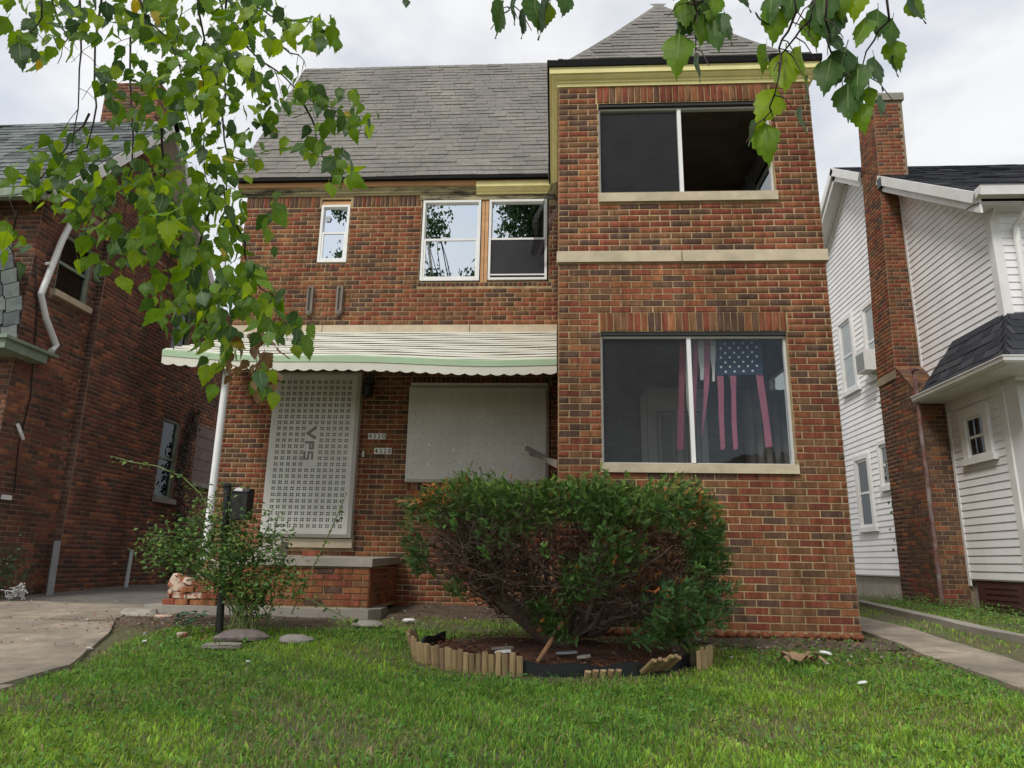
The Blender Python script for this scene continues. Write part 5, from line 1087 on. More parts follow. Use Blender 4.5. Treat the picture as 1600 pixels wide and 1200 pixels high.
# loose bits in the bed
for (x, y, Y_, sx, sy, m_, nm, lb_) in ((785, 1012, 5.75, .17, .05, M_greywood, 'wood_scrap', 'grey wood scrap lying in the mulch left of the stick'), (885, 1014, 5.7, .16, .04, M_galv, 'metal_scrap', 'pale metal scrap in the mulch behind the stick'), (786, 1016, 5.6, .12, .04, M_paper, 'paper_scrap', 'torn white wrapper in the mulch'), (912, 1030, 5.55, .10, .05, M_rock, 'concrete_chip', 'pale concrete chip by the black plastic strip')):
    p = P(x, y, Y=Y_); p[2] = ground(p[0], p[1]) + .07; b = MB(); b.prism([p + (-sx / 2, -sy / 2, 0), p + (sx * .1, -sy * .7, .004), p + (sx / 2, -sy / 3, .01), p + (sx * .42, sy / 2, .012), p + (-sx * .1, sy * .6, .006), p + (-sx * .45, sy / 2.2, 0)], (0, 0, .014)); tag(b.build(nm, m_), lb_, 'scrap')

# ------------------------------------------------------------------ yew bush
yew = empty('yew_bush', (.12, 6.25, -.03), 'wide overgrown yew bush with browning patches in front of the bay', 'bush')
T0 = np.array([.14, 6.22, -.03])
def yew_ext(h, rightward=None):
    """relative spread at height h: undercut on the left, skirted to the ground on the right"""
    left_ = np.interp(h, [0, .12, .30, .50, .66, 1.05, 1.25, 1.4], [.12, .28, .60, .90, 1.0, 1.0, .88, .55]); right_ = np.interp(h, [0, .08, .22, .40, 1.02, 1.25, 1.4], [.55, .74, .93, 1.0, 1.0, .86, .55])
    return left_ if rightward is None else left_ * (1 - rightward) + right_ * rightward
def yew_pt(th, h, r):
    cx = np.cos(th); sx = np.sin(th); s = yew_ext(h, np.clip(.5 + cx * 1.2, 0, 1)) * r
    x = .10 + s * cx * np.where(cx < 0, 1.30, 1.22) ; y = 6.02 + s * sx * np.where(sx < 0, .80, .70)
    y = np.where((x > -.02), np.minimum(y, 6.84), y)
    return np.stack([x, y, h + .02], -1)
limbs = MB(); tw_pts = []
def limb(a, c, r0, r1, n=6, sides=6, wob=.05, grav=0.0):
    pts = [a + (c - a) * i / n + np.array([random.uniform(-wob, wob), random.uniform(-wob, wob), random.uniform(-wob, wob) * .7 + grav * math.sin(math.pi * i / n)]) * (0 if i in (0, n) else 1) for i in range(n + 1)]
    limbs.tube(pts, [r0 + (r1 - r0) * i / n for i in range(n + 1)], sides, cap=False); return pts
K1 = P(778, 932, Y=5.95)
limbs.tube([T0 + (0, 0, -.05), T0 * .6 + K1 * .4 + (0, 0, -.03), K1, K1 + (-.08, .03, .16)], [.10, .085, .065, .045], 8)
heads = [K1, T0 * .5 + K1 * .5, T0 + (.05, -.05, .1), T0 + (.0, .05, .12), T0 + (.12, 0, .1)]
for i in range(30):
    th = random.uniform(0, 2 * math.pi); h = random.uniform(.25, 1.0); c = yew_pt(np.array(th), np.array(h), np.array(random.uniform(.5, .75))); a = heads[0] if c[0] < -.35 else heads[1] if c[0] < 0 else random.choice(heads[2:])
    p1 = limb(np.array(a), c, random.uniform(.018, .034), .010, 7, 6, .05, -.06)
    for j in range(9):
        q = p1[random.randrange(3, len(p1))]; h2 = min(1.18, max(.2, h + random.uniform(-.3, .35))); e = yew_pt(np.array(th + random.uniform(-.7, .7)), np.array(h2), np.array(random.uniform(.78, 1.0)))
        p2 = limb(q, e, .008, .0035, 6, 5, .04, -.03)
        for k in range(6):
            q2 = p2[random.randrange(2, len(p2))]; e2 = q2 + np.array([random.gauss(0, .10), random.gauss(0, .10), random.gauss(.01, .08)]); limb(q2, e2, .0032, .0012, 3, 3, .018)
bo = limbs.build('branch', M_bark, yew, smooth=True); bo['kind'] = 'stuff'
def sprays(pos, axis, ln, nl, tint, per=14):
    n = len(pos); axis = unit(axis); ref = unit(RNG.normal(0, 1, (n, 3)) + np.array([0, 0, .3])); side = unit(np.cross(axis, ref)); V = []; t = []
    for k in range(per):
        f = (k + .5) / per; s = 1 if k % 2 else -1; bse = pos + axis * (ln * f)[:, None]; tipv = bse + (side * s * .8 + axis * .6 + RNG.normal(0, .15, (n, 3))) * (nl * (1 - .35 * f))[:, None]; wv = axis * (.0038 + .0012 * f)
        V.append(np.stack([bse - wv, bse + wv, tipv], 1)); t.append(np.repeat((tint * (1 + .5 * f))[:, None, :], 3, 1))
    V = np.stack(V, 1).reshape(-1, 3); t = np.stack(t, 1).reshape(-1, 3); m = n * per
    return V, np.full(m, 3), np.arange(m * 3), np.clip(t, 0, 1)
def clump(p): return .5 + .28 * (np.sin(p[:, 0] * 8.1 + 1.7 * np.sin(p[:, 2] * 6.3)) + np.sin(p[:, 2] * 9.7 + 2 * np.sin(p[:, 0] * 5.1) + 1) * .8 + np.sin(p[:, 1] * 8.3 + p[:, 0] * 4) * .5) + RNG.normal(0, .06, len(p))
VV, TT = [], []
def add_sprays(n, hr, rr, thr, base, keepf=None, ln=(.045, .085), nl=(.015, .024), var=.45, outw=1.0):
    th = RNG.uniform(*thr, n); h = RNG.uniform(*hr, n); r = RNG.uniform(*rr, n); p = yew_pt(th, h, r)
    lump = np.sin(p[:, 0] * 9 + 1) * np.sin(p[:, 2] * 8 + p[:, 0] * 3) * np.sin(p[:, 1] * 7); p[:, 2] += np.where(p[:, 2] > .9, .05 * np.sin(p[:, 0] * 7.3 + 1.2 * np.sin(p[:, 1] * 8)) + .035 * np.sin(p[:, 0] * 17 + p[:, 1] * 11), 0); p = p + (p - np.array([.1, 6.05, .6])) * (.06 * lump)[:, None]; p[:, 1] = np.where(p[:, 0] > -.02, np.minimum(p[:, 1], 6.85), p[:, 1])
    keep = RNG.uniform(0, 1, n) < (.62 + .5 * lump)
    if keepf is not None: keep &= keepf(p)
    p = p[keep]; n = len(p); ax = np.stack([np.cos(th[keep]) * outw, np.sin(th[keep]) * outw, RNG.uniform(-.1, 1.2, n)], 1) + RNG.normal(0, .8, (n, 3))
    o1 = np.exp(-(((p[:, 0] + 1.02) / .22) ** 2 + ((p[:, 2] - 1.17) / .10) ** 2)); o2 = np.exp(-(((p[:, 0] - 1.22) / .2) ** 2 + ((p[:, 2] - 1.1) / .13) ** 2)); o3 = np.exp(-(((p[:, 0] - .75) / .2) ** 2 + ((p[:, 2] - .55) / .07) ** 2))
    tint = jitter_tint(base, n, var); org = RNG.uniform(0, 1, n) < .55 * o1 + .34 * o2 + .25 * o3 + .012; tint[org] = jitter_tint((.36, .135, .035), org.sum(), .3)
    V, fn, F, t = sprays(p, ax, RNG.uniform(*ln, n), RNG.uniform(*nl, n), tint); VV.append(V); TT.append(t)
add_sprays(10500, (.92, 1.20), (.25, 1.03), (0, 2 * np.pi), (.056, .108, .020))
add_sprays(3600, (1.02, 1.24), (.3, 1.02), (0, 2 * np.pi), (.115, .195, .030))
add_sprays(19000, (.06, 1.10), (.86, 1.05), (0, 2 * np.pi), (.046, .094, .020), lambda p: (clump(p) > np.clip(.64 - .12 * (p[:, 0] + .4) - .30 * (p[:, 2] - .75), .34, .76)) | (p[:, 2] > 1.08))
add_sprays(5200, (.30, 1.2), (.80, .98), (np.pi, 2 * np.pi), (.050, .10, .022), lambda p: (p[:, 0] > -.2) & (clump(p) > .62))
add_sprays(5200, (.30, 1.02), (.55, .85), (0, 2 * np.pi), (.085, .042, .024), None, var=.5)
add_sprays(1500, (.04, .5), (.85, 1.12), (-1.1, .4), (.038, .095, .026))
for _ in range(70):                                                # unclipped shoots standing out of the top and sides
    th0 = random.uniform(0, 2 * math.pi); top = random.random() < .6; q0 = yew_pt(np.array(th0), np.array(random.uniform(1.08, 1.18) if top else random.uniform(.4, 1.1)), np.array(random.uniform(.2, .95) if top else .97)); dr = unit(np.array([math.cos(th0) * (.5 if top else 1.2), math.sin(th0) * (.5 if top else 1.0), random.uniform(.5, 1.3)])); ln_ = random.uniform(.06, .17); m = 12
    if q0[0] > -.1 and q0[1] > 6.6: continue
    pp = q0 + dr * (np.linspace(0, 1, m) * ln_)[:, None] + RNG.normal(0, .008, (m, 3)); V, fn, F, t = sprays(pp, dr + RNG.normal(0, .5, (m, 3)), np.full(m, .045), np.full(m, .020), jitter_tint((.085, .18, .035), m, .3)); VV.append(V); TT.append(t)
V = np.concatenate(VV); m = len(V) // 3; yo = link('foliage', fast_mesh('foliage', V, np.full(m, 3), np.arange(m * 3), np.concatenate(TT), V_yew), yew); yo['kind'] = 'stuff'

# ------------------------------------------------------------------ rose bush by the mailbox post
rose = empty('rose_bush', (-3.0, 6.75, 0), 'leggy green rose bush around the black mailbox post', 'bush')
cane = MB(); LP, LD = [], []
def cane_path(a, c, lift, n=10): 
    return [a + (c - a) * i / n + np.array([0, 0, lift * math.sin(math.pi * i / n * .9)]) + np.array([random.uniform(-.02, .02)] * 3) * (0 if i == 0 else 1) for i in range(n + 1)]
tips = [(222, 865, 6.8), (230, 895, 6.7), (250, 845, 6.8), (262, 880, 6.7), (225, 870, 6.9), (255, 900, 6.7), (240, 850, 7.0), (285, 835, 6.8), (300, 820, 6.7), (330, 800, 6.6), (352, 775, 6.6), (372, 790, 6.7), (400, 810, 6.6), (395, 850, 6.5), (430, 880, 6.6), (455, 905, 6.6), (470, 930, 6.5), (410, 920, 6.4), (380, 940, 6.4), (300, 900, 6.5), (275, 870, 7.0), (340, 870, 6.4), (360, 900, 6.5), (440, 840, 6.7), (320, 850, 6.6), (420, 955, 6.45), (310, 790, 6.9), (350, 830, 6.6), (400, 880, 6.5), (365, 860, 6.4), (330, 920, 6.45)]
for i, (x, y, Y_) in enumerate(tips):
    c = P(x, y, Y=Y_); a = np.array([-2.72 + random.uniform(-.2, .15), 6.55 + random.uniform(-.1, .1), 0.0]); pth = cane_path(a, c, .18 + (.1 if x < 300 else 0)); cane.tube(pth, [.006 - .004 * k / 10 for k in range(11)], 5, cap=False)
    for k in range(3, 11):
        m_ = 21 if k > 5 else 6
        for _ in range(m_): LP.append(pth[k] + np.array([random.gauss(0, .075), random.gauss(0, .07), random.gauss(0, .06)])); LD.append(k)
for pts in ([(330, 800), (312, 770), (285, 745), (245, 728), (205, 722), (172, 712)], [(455, 960), (480, 905), (505, 855), (525, 810), (541, 772)], [(430, 880), (425, 850), (432, 815), (437, 800)], [(480, 935), (520, 955), (560, 975)]):
    pth = [P(x, y, Y=6.55) for x, y in pts]; cane.tube(pth, [.006] * (len(pth) - 1) + [.002], 5, cap=False)
    for q0, q1 in zip(pth, pth[1:]):
        for _ in range(7): f = random.random(); LP.append(q0 * (1 - f) + q1 * f + np.array([random.gauss(0, .022), random.gauss(0, .03), random.gauss(0, .02)])); LD.append(11)
for c_ in range(1): co = cane.build('cane', M_cane, rose); co['kind'] = 'stuff'
LP = np.array(LP); LD = np.array(LD); n = len(LP); V, fn, F, t = leaf_cloud(LP, np.stack([RNG.normal(0, 1, n), RNG.normal(-.2, 1, n), RNG.normal(-.25, .5, n)], 1), np.stack([RNG.normal(0, .5, n), RNG.normal(-.3, .5, n), np.ones(n)], 1), RNG.uniform(.034, .066, n), RNG.uniform(.022, .040, n), np.where((RNG.uniform(0, 1, n) < .30)[:, None], jitter_tint((.16, .26, .05), n), jitter_tint((.075, .15, .036), n)))
lo = link('foliage', fast_mesh('foliage', V, fn, F, t, V_weed), rose); lo['kind'] = 'stuff'
# young milkweed-like plant at the foot of the post
wp = empty('young_weed', P(300, 975, Y=6.5), 'bluish broad-leaved weed at the foot of the mailbox post', 'plant'); b = MB(); c = P(298, 980, Y=6.45); c[2] = ground(c[0], c[1])
LPn = []
for i in range(6):
    e = c + np.array([random.uniform(-.14, .14), random.uniform(-.1, .1), random.uniform(.10, .2)]); b.tube([c, (c + e) / 2 + (0, 0, .02), e], [.004, .003, .002], 4)
    for _ in range(5): LPn.append(e + np.array([random.gauss(0, .03), random.gauss(0, .03), random.gauss(-.02, .02)]))
b.build('stem', M_cane, wp); n = len(LPn); V, fn, F, t = leaf_cloud(np.array(LPn), np.stack([RNG.normal(0, 1, n), RNG.normal(-.3, 1, n), RNG.normal(0, .3, n)], 1), np.stack([RNG.normal(0, .4, n), RNG.normal(-.4, .3, n), np.ones(n)], 1), RNG.uniform(.06, .10, n), RNG.uniform(.03, .05, n), jitter_tint((.06, .12, .07), n)); link('leaves', fast_mesh('leaves', V, fn, F, t, V_weed), wp)['kind'] = 'stuff'
# ivy and the small shrub by the old wall
iv = empty('wall_creeper', (LS, 13.0, .1), 'thin dark creeper climbing the old brick wall beside boarded window', 'creeper'); n = 900
yy = RNG.normal(12.75, .10, n) ; zz = RNG.uniform(.2, 3.4, n); yy += .15 * np.sin(zz * 2.2); V, fn, F, t = leaf_cloud(np.stack([np.full(n, LS + .03) + RNG.uniform(0, .05, n), yy, zz], 1), np.stack([RNG.uniform(0, .5, n), RNG.normal(0, .6, n), -np.ones(n)], 1), np.stack([np.ones(n), RNG.normal(0, .4, n), RNG.normal(0.3, .4, n)], 1), RNG.uniform(.04, .08, n), RNG.uniform(.03, .06, n), np.where((RNG.uniform(0, 1, n) < .3)[:, None], jitter_tint((.13, .035, .03), n), jitter_tint((.025, .05, .018), n)))
link('foliage', fast_mesh('foliage', V, fn, F, t, V_weed), iv)['kind'] = 'stuff'
b = MB(); b.tube([(LS + .02, 12.85, .1), (LS + .03, 12.72, 1.2), (LS + .03, 12.95, 2.2), (LS + .03, 12.75, 3.6)], [.012, .01, .008, .004], 5); b.build('stem', M_twig, iv)
sh = empty('small_shrub', (-6.6, 9.1, .1), 'small dark shrub at the corner of the old brick house', 'shrub'); n = 420; c = P(6, 895, X=-6.7)
V, fn, F, t = leaf_cloud(c + RNG.normal(0, 1, (n, 3)) * np.array([.14, .14, .15]), RNG.normal(0, 1, (n, 3)), RNG.normal(0, 1, (n, 3)) + np.array([0, 0, 1]), RNG.uniform(.03, .06, n), RNG.uniform(.015, .03, n), jitter_tint((.04, .08, .028), n)); link('foliage', fast_mesh('foliage', V, fn, F, t, V_weed), sh)['kind'] = 'stuff'
b = MB()
for i in range(5): b.tube([(c[0], c[1], ground(c[0], c[1])), c + np.array([random.uniform(-.15, .15), random.uniform(-.1, .1), random.uniform(0, .15)])], [.006, .002], 4)
b.build('stem', M_twig, sh)
iv2 = empty('chimney_creeper', (5.48, 12.05, .1), 'sparse green creeper on the edge of the white house chimney', 'creeper'); n = 90; zz = np.concatenate([RNG.uniform(.9, 2.4, 60), RNG.uniform(3.2, 3.9, 30)])
V, fn, F, t = leaf_cloud(np.stack([RNG.normal(5.56, .08, n), RNG.uniform(12.0, 12.12, n), zz], 1), np.stack([RNG.normal(-.4, .5, n), RNG.normal(-.4, .5, n), -np.ones(n)], 1), np.stack([RNG.normal(-1, .4, n), RNG.normal(-.6, .4, n), RNG.normal(.4, .3, n)], 1), RNG.uniform(.05, .10, n), RNG.uniform(.03, .06, n), jitter_tint((.05, .11, .03), n)); link('foliage', fast_mesh('foliage', V, fn, F, t, V_weed), iv2)['kind'] = 'stuff'

# ------------------------------------------------------------------ mailbox, rocks, scraps
pb0 = P(343, 988, Y=6.62); pt0 = P(356, 758, Y=6.62); gz0 = ground(pb0[0], pb0[1])
mp = empty('mailbox_post', (pb0[0], pb0[1], gz0), 'black mailbox on a round black post among the rose bush', 'mailbox')
b = MB(); b.tube([(pb0[0], 6.62, gz0 - .05), (pt0[0], 6.62, pt0[2])], .034, 14); b.build('post', M_blackp, mp)
b = MB(); b.tube([(pt0[0], 6.62, pt0[2] - .012), (pt0[0], 6.62, pt0[2] + .008), (pt0[0], 6.62, pt0[2] + .02)], [.062, .062, .03], 14); b.build('cap', M_blackp, mp)
q0, q1 = P(363, 812, Y=6.60), P(393, 763, Y=6.60); b = MB(); b.prism([(q0[0], 6.53, q0[2]), (q0[0], 6.68, q0[2]), (q0[0], 6.68, q1[2]), (q0[0], 6.58, q1[2] - .005), (q0[0], 6.52, q1[2] - .05)], (q1[0] - q0[0], 0, 0)); mbx = b.build('box', M_blackp, mp)
b = MB(); b.box(q0[0] - .004, q1[0] + .004, 6.51, 6.685, q1[2] - .045, q1[2] - .036); b.build('lid', M_blackp, mbx)
b = MB(); b.prism([(q0[0] + .02, 6.515, q1[2] - .03), (q0[0] + .10, 6.515, q1[2] - .035), (q0[0] + .105, 6.515, q1[2] - .012), (q0[0] + .07, 6.515, q1[2] + .0), (q0[0] + .045, 6.515, q1[2] - .008)], (0, .002, 0)); b.build('paper', M_paper, mbx)
for i, (x, y, Y_, sx, sy, sz, m_, lb_) in enumerate(((462, 1000, 6.25, .28, .18, .10, M_rock, 'pale rounded stone in the grass before the porch'), (378, 995, 6.35, .44, .24, .15, mat('brown_stone', (.19, .155, .14), var=.3, scale=8, bump=.6, bscale=30), 'large brown stone at the foot of the mailbox post'), (345, 1016, 6.0, .36, .14, .06, M_conc, 'flat grey stone at the lawn edge below the mailbox post'), (575, 968, 7.2, .34, .22, .08, M_conc, 'broken concrete piece beside the porch corner'), (222, 942, 7.55, .5, .26, .13, M_conc, 'rounded lump of old concrete kerb by the driveway'), (640, 956, 7.7, .12, .08, .06, M_paper, 'small white stone on the earth behind the bed'), (255, 968, 7.4, .16, .12, .07, M_rubble, 'mortar lump lying before the broken steps'), (290, 975, 7.1, .13, .10, .06, M_rubble, 'small crust of mortar near the mailbox post'), (283, 1003, 6.35, .09, .07, .07, M_rubble, 'brown crumpled lump beside the young weed'))):
    p = P(x, y, Y=Y_); g_ = ground(p[0], p[1]); o = link('stone', rock_mesh('stone', m_, i + 3, sub=3), None, (p[0], p[1], g_ + sz * .22), (0, 0, random.uniform(-.4, .4)), (sx, sy, sz * 1.6)); tag(o, lb_, 'stone', 'stones about the front yard')
p = P(420, 866, Y=8.15); b = MB(); zz0 = .652; xx, yy = p[0], p[1]
b.prism([(xx - .19, yy - .04, zz0), (xx + .15, yy - .10, zz0), (xx + .16, yy - .08, zz0 + .16), (xx + .04, yy - .06, zz0 + .215), (xx - .10, yy - .03, zz0 + .16)], (.02, .2, .01)); tag(b.build('concrete_block', M_conc), 'broken grey concrete block lying on the porch slab', 'concrete block')
p = P(562, 866, Y=8.6); b = MB(); b.obox((p[0] - .55, 8.5, .70), (.99, .1, .03), (-.1, .99, 0), (0, 0, 1), .10, .05, .03); tag(b.build('loose_brick', BR[0]), 'single loose brick lying on the porch slab', 'brick')
for i, (x, y, z_, lb_) in enumerate(((388, 1032, .045, 'crumpled white paper in the lawn before the mailbox post'), (226, 1001, .05, 'small bluish white scrap at the lawn edge near the driveway'), (1347, 1062, .06, 'torn white scrap in the grass by the corner of the bay'), (1290, 1032, .10, 'pale plastic sheet scrap by the wall footing'), (140, 1016, .05, 'small white scrap on the driveway edge'), (620, 880, .0, ''))):
    if not lb_: continue
    p = P(x, y, Z=ground(0, 6.0)) if y > 1015 else P(x, y, Z=-.03); p[2] = ground(p[0], p[1]) + .035; me_ = rock_mesh('paper_scrap', M_paper, 90 + i, sub=2, sz=.5); tag(link('paper_scrap', me_, None, p, (random.uniform(-.3, .3), .2, random.random() * 3), (z_ * 1.0, z_ * .7, z_ * .8)), lb_, 'scrap', 'paper scraps about the yard')
A_, B_ = P(822, 700, Y=9.05), P(872, 728, Y=8.3)
for i, (o1, o2, w_) in enumerate((((0, 0, 0), (0, 0, 0), .03), ((.05, .1, -.06), (0, .05, .05), .022))):
    a_, c_ = A_ + o1, B_ + o2; d_ = (c_ - a_) / np.linalg.norm(c_ - a_); n_ = unit(np.cross(d_, (0, 0, 1.0))); b = MB(); b.obox((a_ + c_) / 2, d_, n_, np.cross(n_, d_), np.linalg.norm(c_ - a_) / 2, .012, w_); tag(b.build('broken_board', M_greywood), ('longer' if i == 0 else 'thinner lower') + ' splintered grey board wedged beside the steel window panel', 'board', 'splintered boards by the bay')
# dry leaf heap by the bay and dead stalks
for i in range(7):
    p = P(1225 + i * 9, 1040 + (i % 3) * 6, Y=5.75 + .05 * (i % 3)); p[2] = ground(p[0], p[1]) + .045 + .02 * (i % 2); s_ = random.uniform(.05, .09); b = MB(); n_ = 7; v = [(p[0] + s_ * math.cos(k * .9) * random.uniform(.6, 1), p[1] + s_ * .6 * math.sin(k * .9), p[2] + .03 * math.sin(k * 1.7 + i)) for k in range(n_)]; b.add([tuple(p + (0, 0, .02))] + v, [(0, 1 + k, 1 + (k + 1) % n_) for k in range(n_)]); tag(b.build('dry_leaf', mat('dry_leaf', (.30, .19, .11), var=.3, scale=20)), ('leftmost', 'second', 'third', 'middle', 'fifth', 'sixth', 'rightmost')[i] + (' curled brown dry leaf in the heap before the bay wall' if i in (0, 3, 6) else ' curled brown dry leaf from the left in the heap before the bay wall'), 'leaf', 'dry leaves heaped before the bay wall')

# ------------------------------------------------------------------ torn flag inside the bay window
fl = empty('torn_flag', P(1130, 620, Y=7.12), 'faded torn stars and stripes flag hung upright inside the lower bay window', 'flag')
FY = 7.13
def strip(pts_l, pts_r, m_, nm, yo=0.0):
    b = MB(); v = []
    for i, ((xl, yl), (xr, yr)) in enumerate(zip(pts_l, pts_r)): v += [P(xl, yl, Y=FY + yo + .008 * math.sin(i * 1.1)), P(xr, yr, Y=FY + yo + .008 * math.sin(i * 1.1 + .8))]
    b.add(v, [(i * 2, i * 2 + 1, i * 2 + 3, i * 2 + 2) for i in range(len(pts_l) - 1)]); return b.build(nm, m_, fl)
canton = strip([(1119, 527), (1119, 545), (1119, 565), (1119, 586)], [(1190, 525), (1190, 545), (1191, 565), (1192, 585)], M_flagblue, 'canton')
for r in range(9):
    for c in range(5 if r % 2 == 0 else 4):
        x = 1125.5 + c * 14 + (7 if r % 2 else 0) + r * .2; y = 535 + (r - 1) * 7.3 + 2
        if y < 530 or y > 583: continue
        p = P(x, y - c * .5, Y=FY - .006); R_ = .0165; b = MB(); v = [tuple(p)] + [(p[0] + (R_ if k % 2 == 0 else R_ * .42) * math.sin(k * math.pi / 5), p[1], p[2] + (R_ if k % 2 == 0 else R_ * .42) * math.cos(k * math.pi / 5)) for k in range(10)]; b.add(v, [(0, 1 + k, 1 + (k + 1) % 10) for k in range(10)]); b.build('star', M_star, canton)
strip([(1083, 528), (1083, 560), (1083, 600), (1082, 640), (1082, 680)], [(1090, 528), (1090, 560), (1089, 600), (1087, 640), (1085, 690)], M_flagred, 'stripe')
strip([(1090.5, 528), (1091, 560), (1094, 580), (1094, 594)], [(1100, 528), (1100, 560), (1100, 580), (1099, 594)], M_flagwhite, 'stripe')
strip([(1100.5, 528), (1100, 560), (1100, 590), (1099, 630), (1096, 680)], [(1109.5, 528), (1109, 570), (1108, 600), (1104, 635), (1097, 682)], M_flagred, 'stripe')
strip([(1110, 528), (1110, 560), (1113, 580), (1113, 596)], [(1118.5, 527), (1118, 560), (1117, 580), (1117, 596)], M_flagwhite, 'stripe')
strip([(1120, 587), (1122, 610), (1123, 650), (1126, 703)], [(1130.5, 587), (1131, 610), (1131, 650), (1133, 701)], M_flagred, 'stripe')
strip([(1140.5, 587), (1143, 620), (1143, 660), (1146, 703)], [(1150.5, 587), (1150, 620), (1151, 660), (1153, 701)], M_flagred, 'stripe')
strip([(1181, 585), (1186, 620), (1193, 665), (1196, 699)], [(1192, 585), (1197, 620), (1203, 665), (1207, 698)], M_flagred, 'stripe')
strip([(1062, 530), (1061, 580), (1060, 640), (1058, 702)], [(1070, 530), (1070, 580), (1069, 640), (1068, 702)], M_flagred, 'stripe', .02)
strip([(1072, 528), (1071, 580), (1073, 630), (1078, 660)], [(1082, 528), (1080, 580), (1080, 630), (1080, 662)], M_flagwhite, 'stripe', .02)

# ------------------------------------------------------------------ birch overhanging the lawn
birch = empty('birch_tree', (-2.7, -2.2, -.93), 'birch with drooping leafy twigs hanging across the top of the view', 'tree')
BT = np.array([-2.7, -2.2, -1.0]); b = MB(); b.tube([BT, BT + (.05, .02, 1.5), BT + (.0, .1, 3.2), BT + (-.3, .3, 5.5), BT + (-.9, .6, 8.5), BT + (-1.3, .8, 11.5)], [.17, .15, .13, .10, .07, .03], 12); b.build('trunk', M_birch, birch, smooth=True)
def branch(pts, r0, r1, sides=6):
    k = len(pts); b = MB(); b.tube(pts, [r0 + (r1 - r0) * i / (k - 1) for i in range(k)], sides, cap=False); return b.build('branch', M_twig, birch, smooth=True)
def D(x, y, d): return P(x, y, D=d)
Lm = np.array([-1.55, .55, 2.9]); branch([BT + (.0, .1, 3.1), np.array([-2.2, -.9, 2.75]), np.array([-1.9, -.1, 3.0]), Lm, D(250, -120, 2.1)], .05, .016)
Rm = np.array([.2, .3, 2.2]); branch([BT + (.0, .15, 3.6), np.array([-1.6, -1.4, 3.2]), np.array([-.6, -.4, 2.7]), Rm, D(1000, -150, 1.1)], .04, .010); branch([Rm, D(1180, -140, 1.05), D(1420, -90, 1.0)], .010, .005)
strands = [  # photograph positions of the hanging twigs with their distance
    ([(60, -60), (62, 30), (45, 60)], 1.7), ([(70, -60), (95, 40), (105, 60), (90, 100)], 1.9), ([(120, -60), (125, 80), (120, 170), (112, 240)], 2.0), ([(190, -80), (230, 30), (262, 60), (285, 110)], 1.7), ([(250, -120), (262, 40), (270, 80), (290, 150), (300, 230)], 2.0),
    ([(300, -80), (318, 60), (312, 160), (318, 240), (330, 330)], 1.8), ([(360, -70), (345, 60), (352, 180), (358, 290), (352, 400), (345, 520), (352, 590)], 1.9), ([(220, -60), (200, 120), (205, 260), (190, 350), (175, 420)], 2.1), ([(160, -60), (150, 130), (140, 230), (70, 250), (10, 290)], 2.1),
    ([(140, 180), (105, 230), (40, 300), (0, 306)], 2.2), ([(330, -60), (350, 20), (400, 90), (440, 120), (480, 150), (530, 180), (585, 200)], 2.0), ([(375, -60), (400, 10), (440, 30), (500, 35), (525, 45)], 1.9), ([(470, 150), (490, 200), (505, 240), (535, 290)], 2.0), ([(352, 300), (380, 380), (400, 440), (432, 470), (440, 500), (480, 530)], 1.9),
    ([(250, 200), (255, 300), (262, 380), (268, 440), (285, 500)], 2.0), ([(430, 60), (455, 80), (478, 105)], 2.0), ([(400, 470), (405, 540), (400, 600), (395, 640)], 1.9), ([(330, 330), (300, 420), (290, 480), (270, 510)], 1.95), ([(25, 330), (15, 380), (22, 420)], 1.9),
    ([(785, -60), (812, -5), (800, 10), (790, 20)], 1.05), ([(850, -60), (860, -10), (845, 20)], 1.1), ([(1060, -60), (1085, 0), (1090, 50), (1088, 90)], .98), ([(1130, -60), (1100, 0), (1070, 10)], .98), ([(1250, -70), (1240, 20), (1222, 60), (1215, 100), (1205, 170), (1195, 190)], .95), ([(1280, -60), (1262, 30), (1230, 75), (1215, 110)], .95), ([(1300, -70), (1292, 30), (1300, 90), (1330, 120)], 1.0), ([(1400, -60), (1385, 30), (1350, 80), (1358, 140)], 1.0)]
for pts, dd in strands:
    fp = []
    for (xa, ya), (xb, yb) in zip(pts, pts[1:]):
        for f in (0, .33, .67): fp.append((xa + (xb - xa) * f + random.uniform(-5, 5), ya + (yb - ya) * f + random.uniform(-3, 3)))
    fp.append(pts[-1]); wpts = [D(x, y, dd + .05 * math.sin(i * .8 + dd * 9)) for i, (x, y) in enumerate(fp)]
    for i in range(2, len(fp) - 1):                                # side twigs
        if fp[i][1] > 0 and random.random() < .75:
            a_ = wpts[i]; e_ = D(fp[i][0] + random.uniform(-38, 38), fp[i][1] + random.uniform(10, 45), dd + random.uniform(-.1, .1)); branch([a_, (a_ + e_) / 2 + (0, 0, .008), e_], .0011, .0006, 4)
    branch(wpts, .0024 * dd / 1.6 + .0006, .0008, 5)
M_vein = mat('leaf_midrib', (.24, .33, .09), rough=.6, var=.1, bump=0, trans=.3)
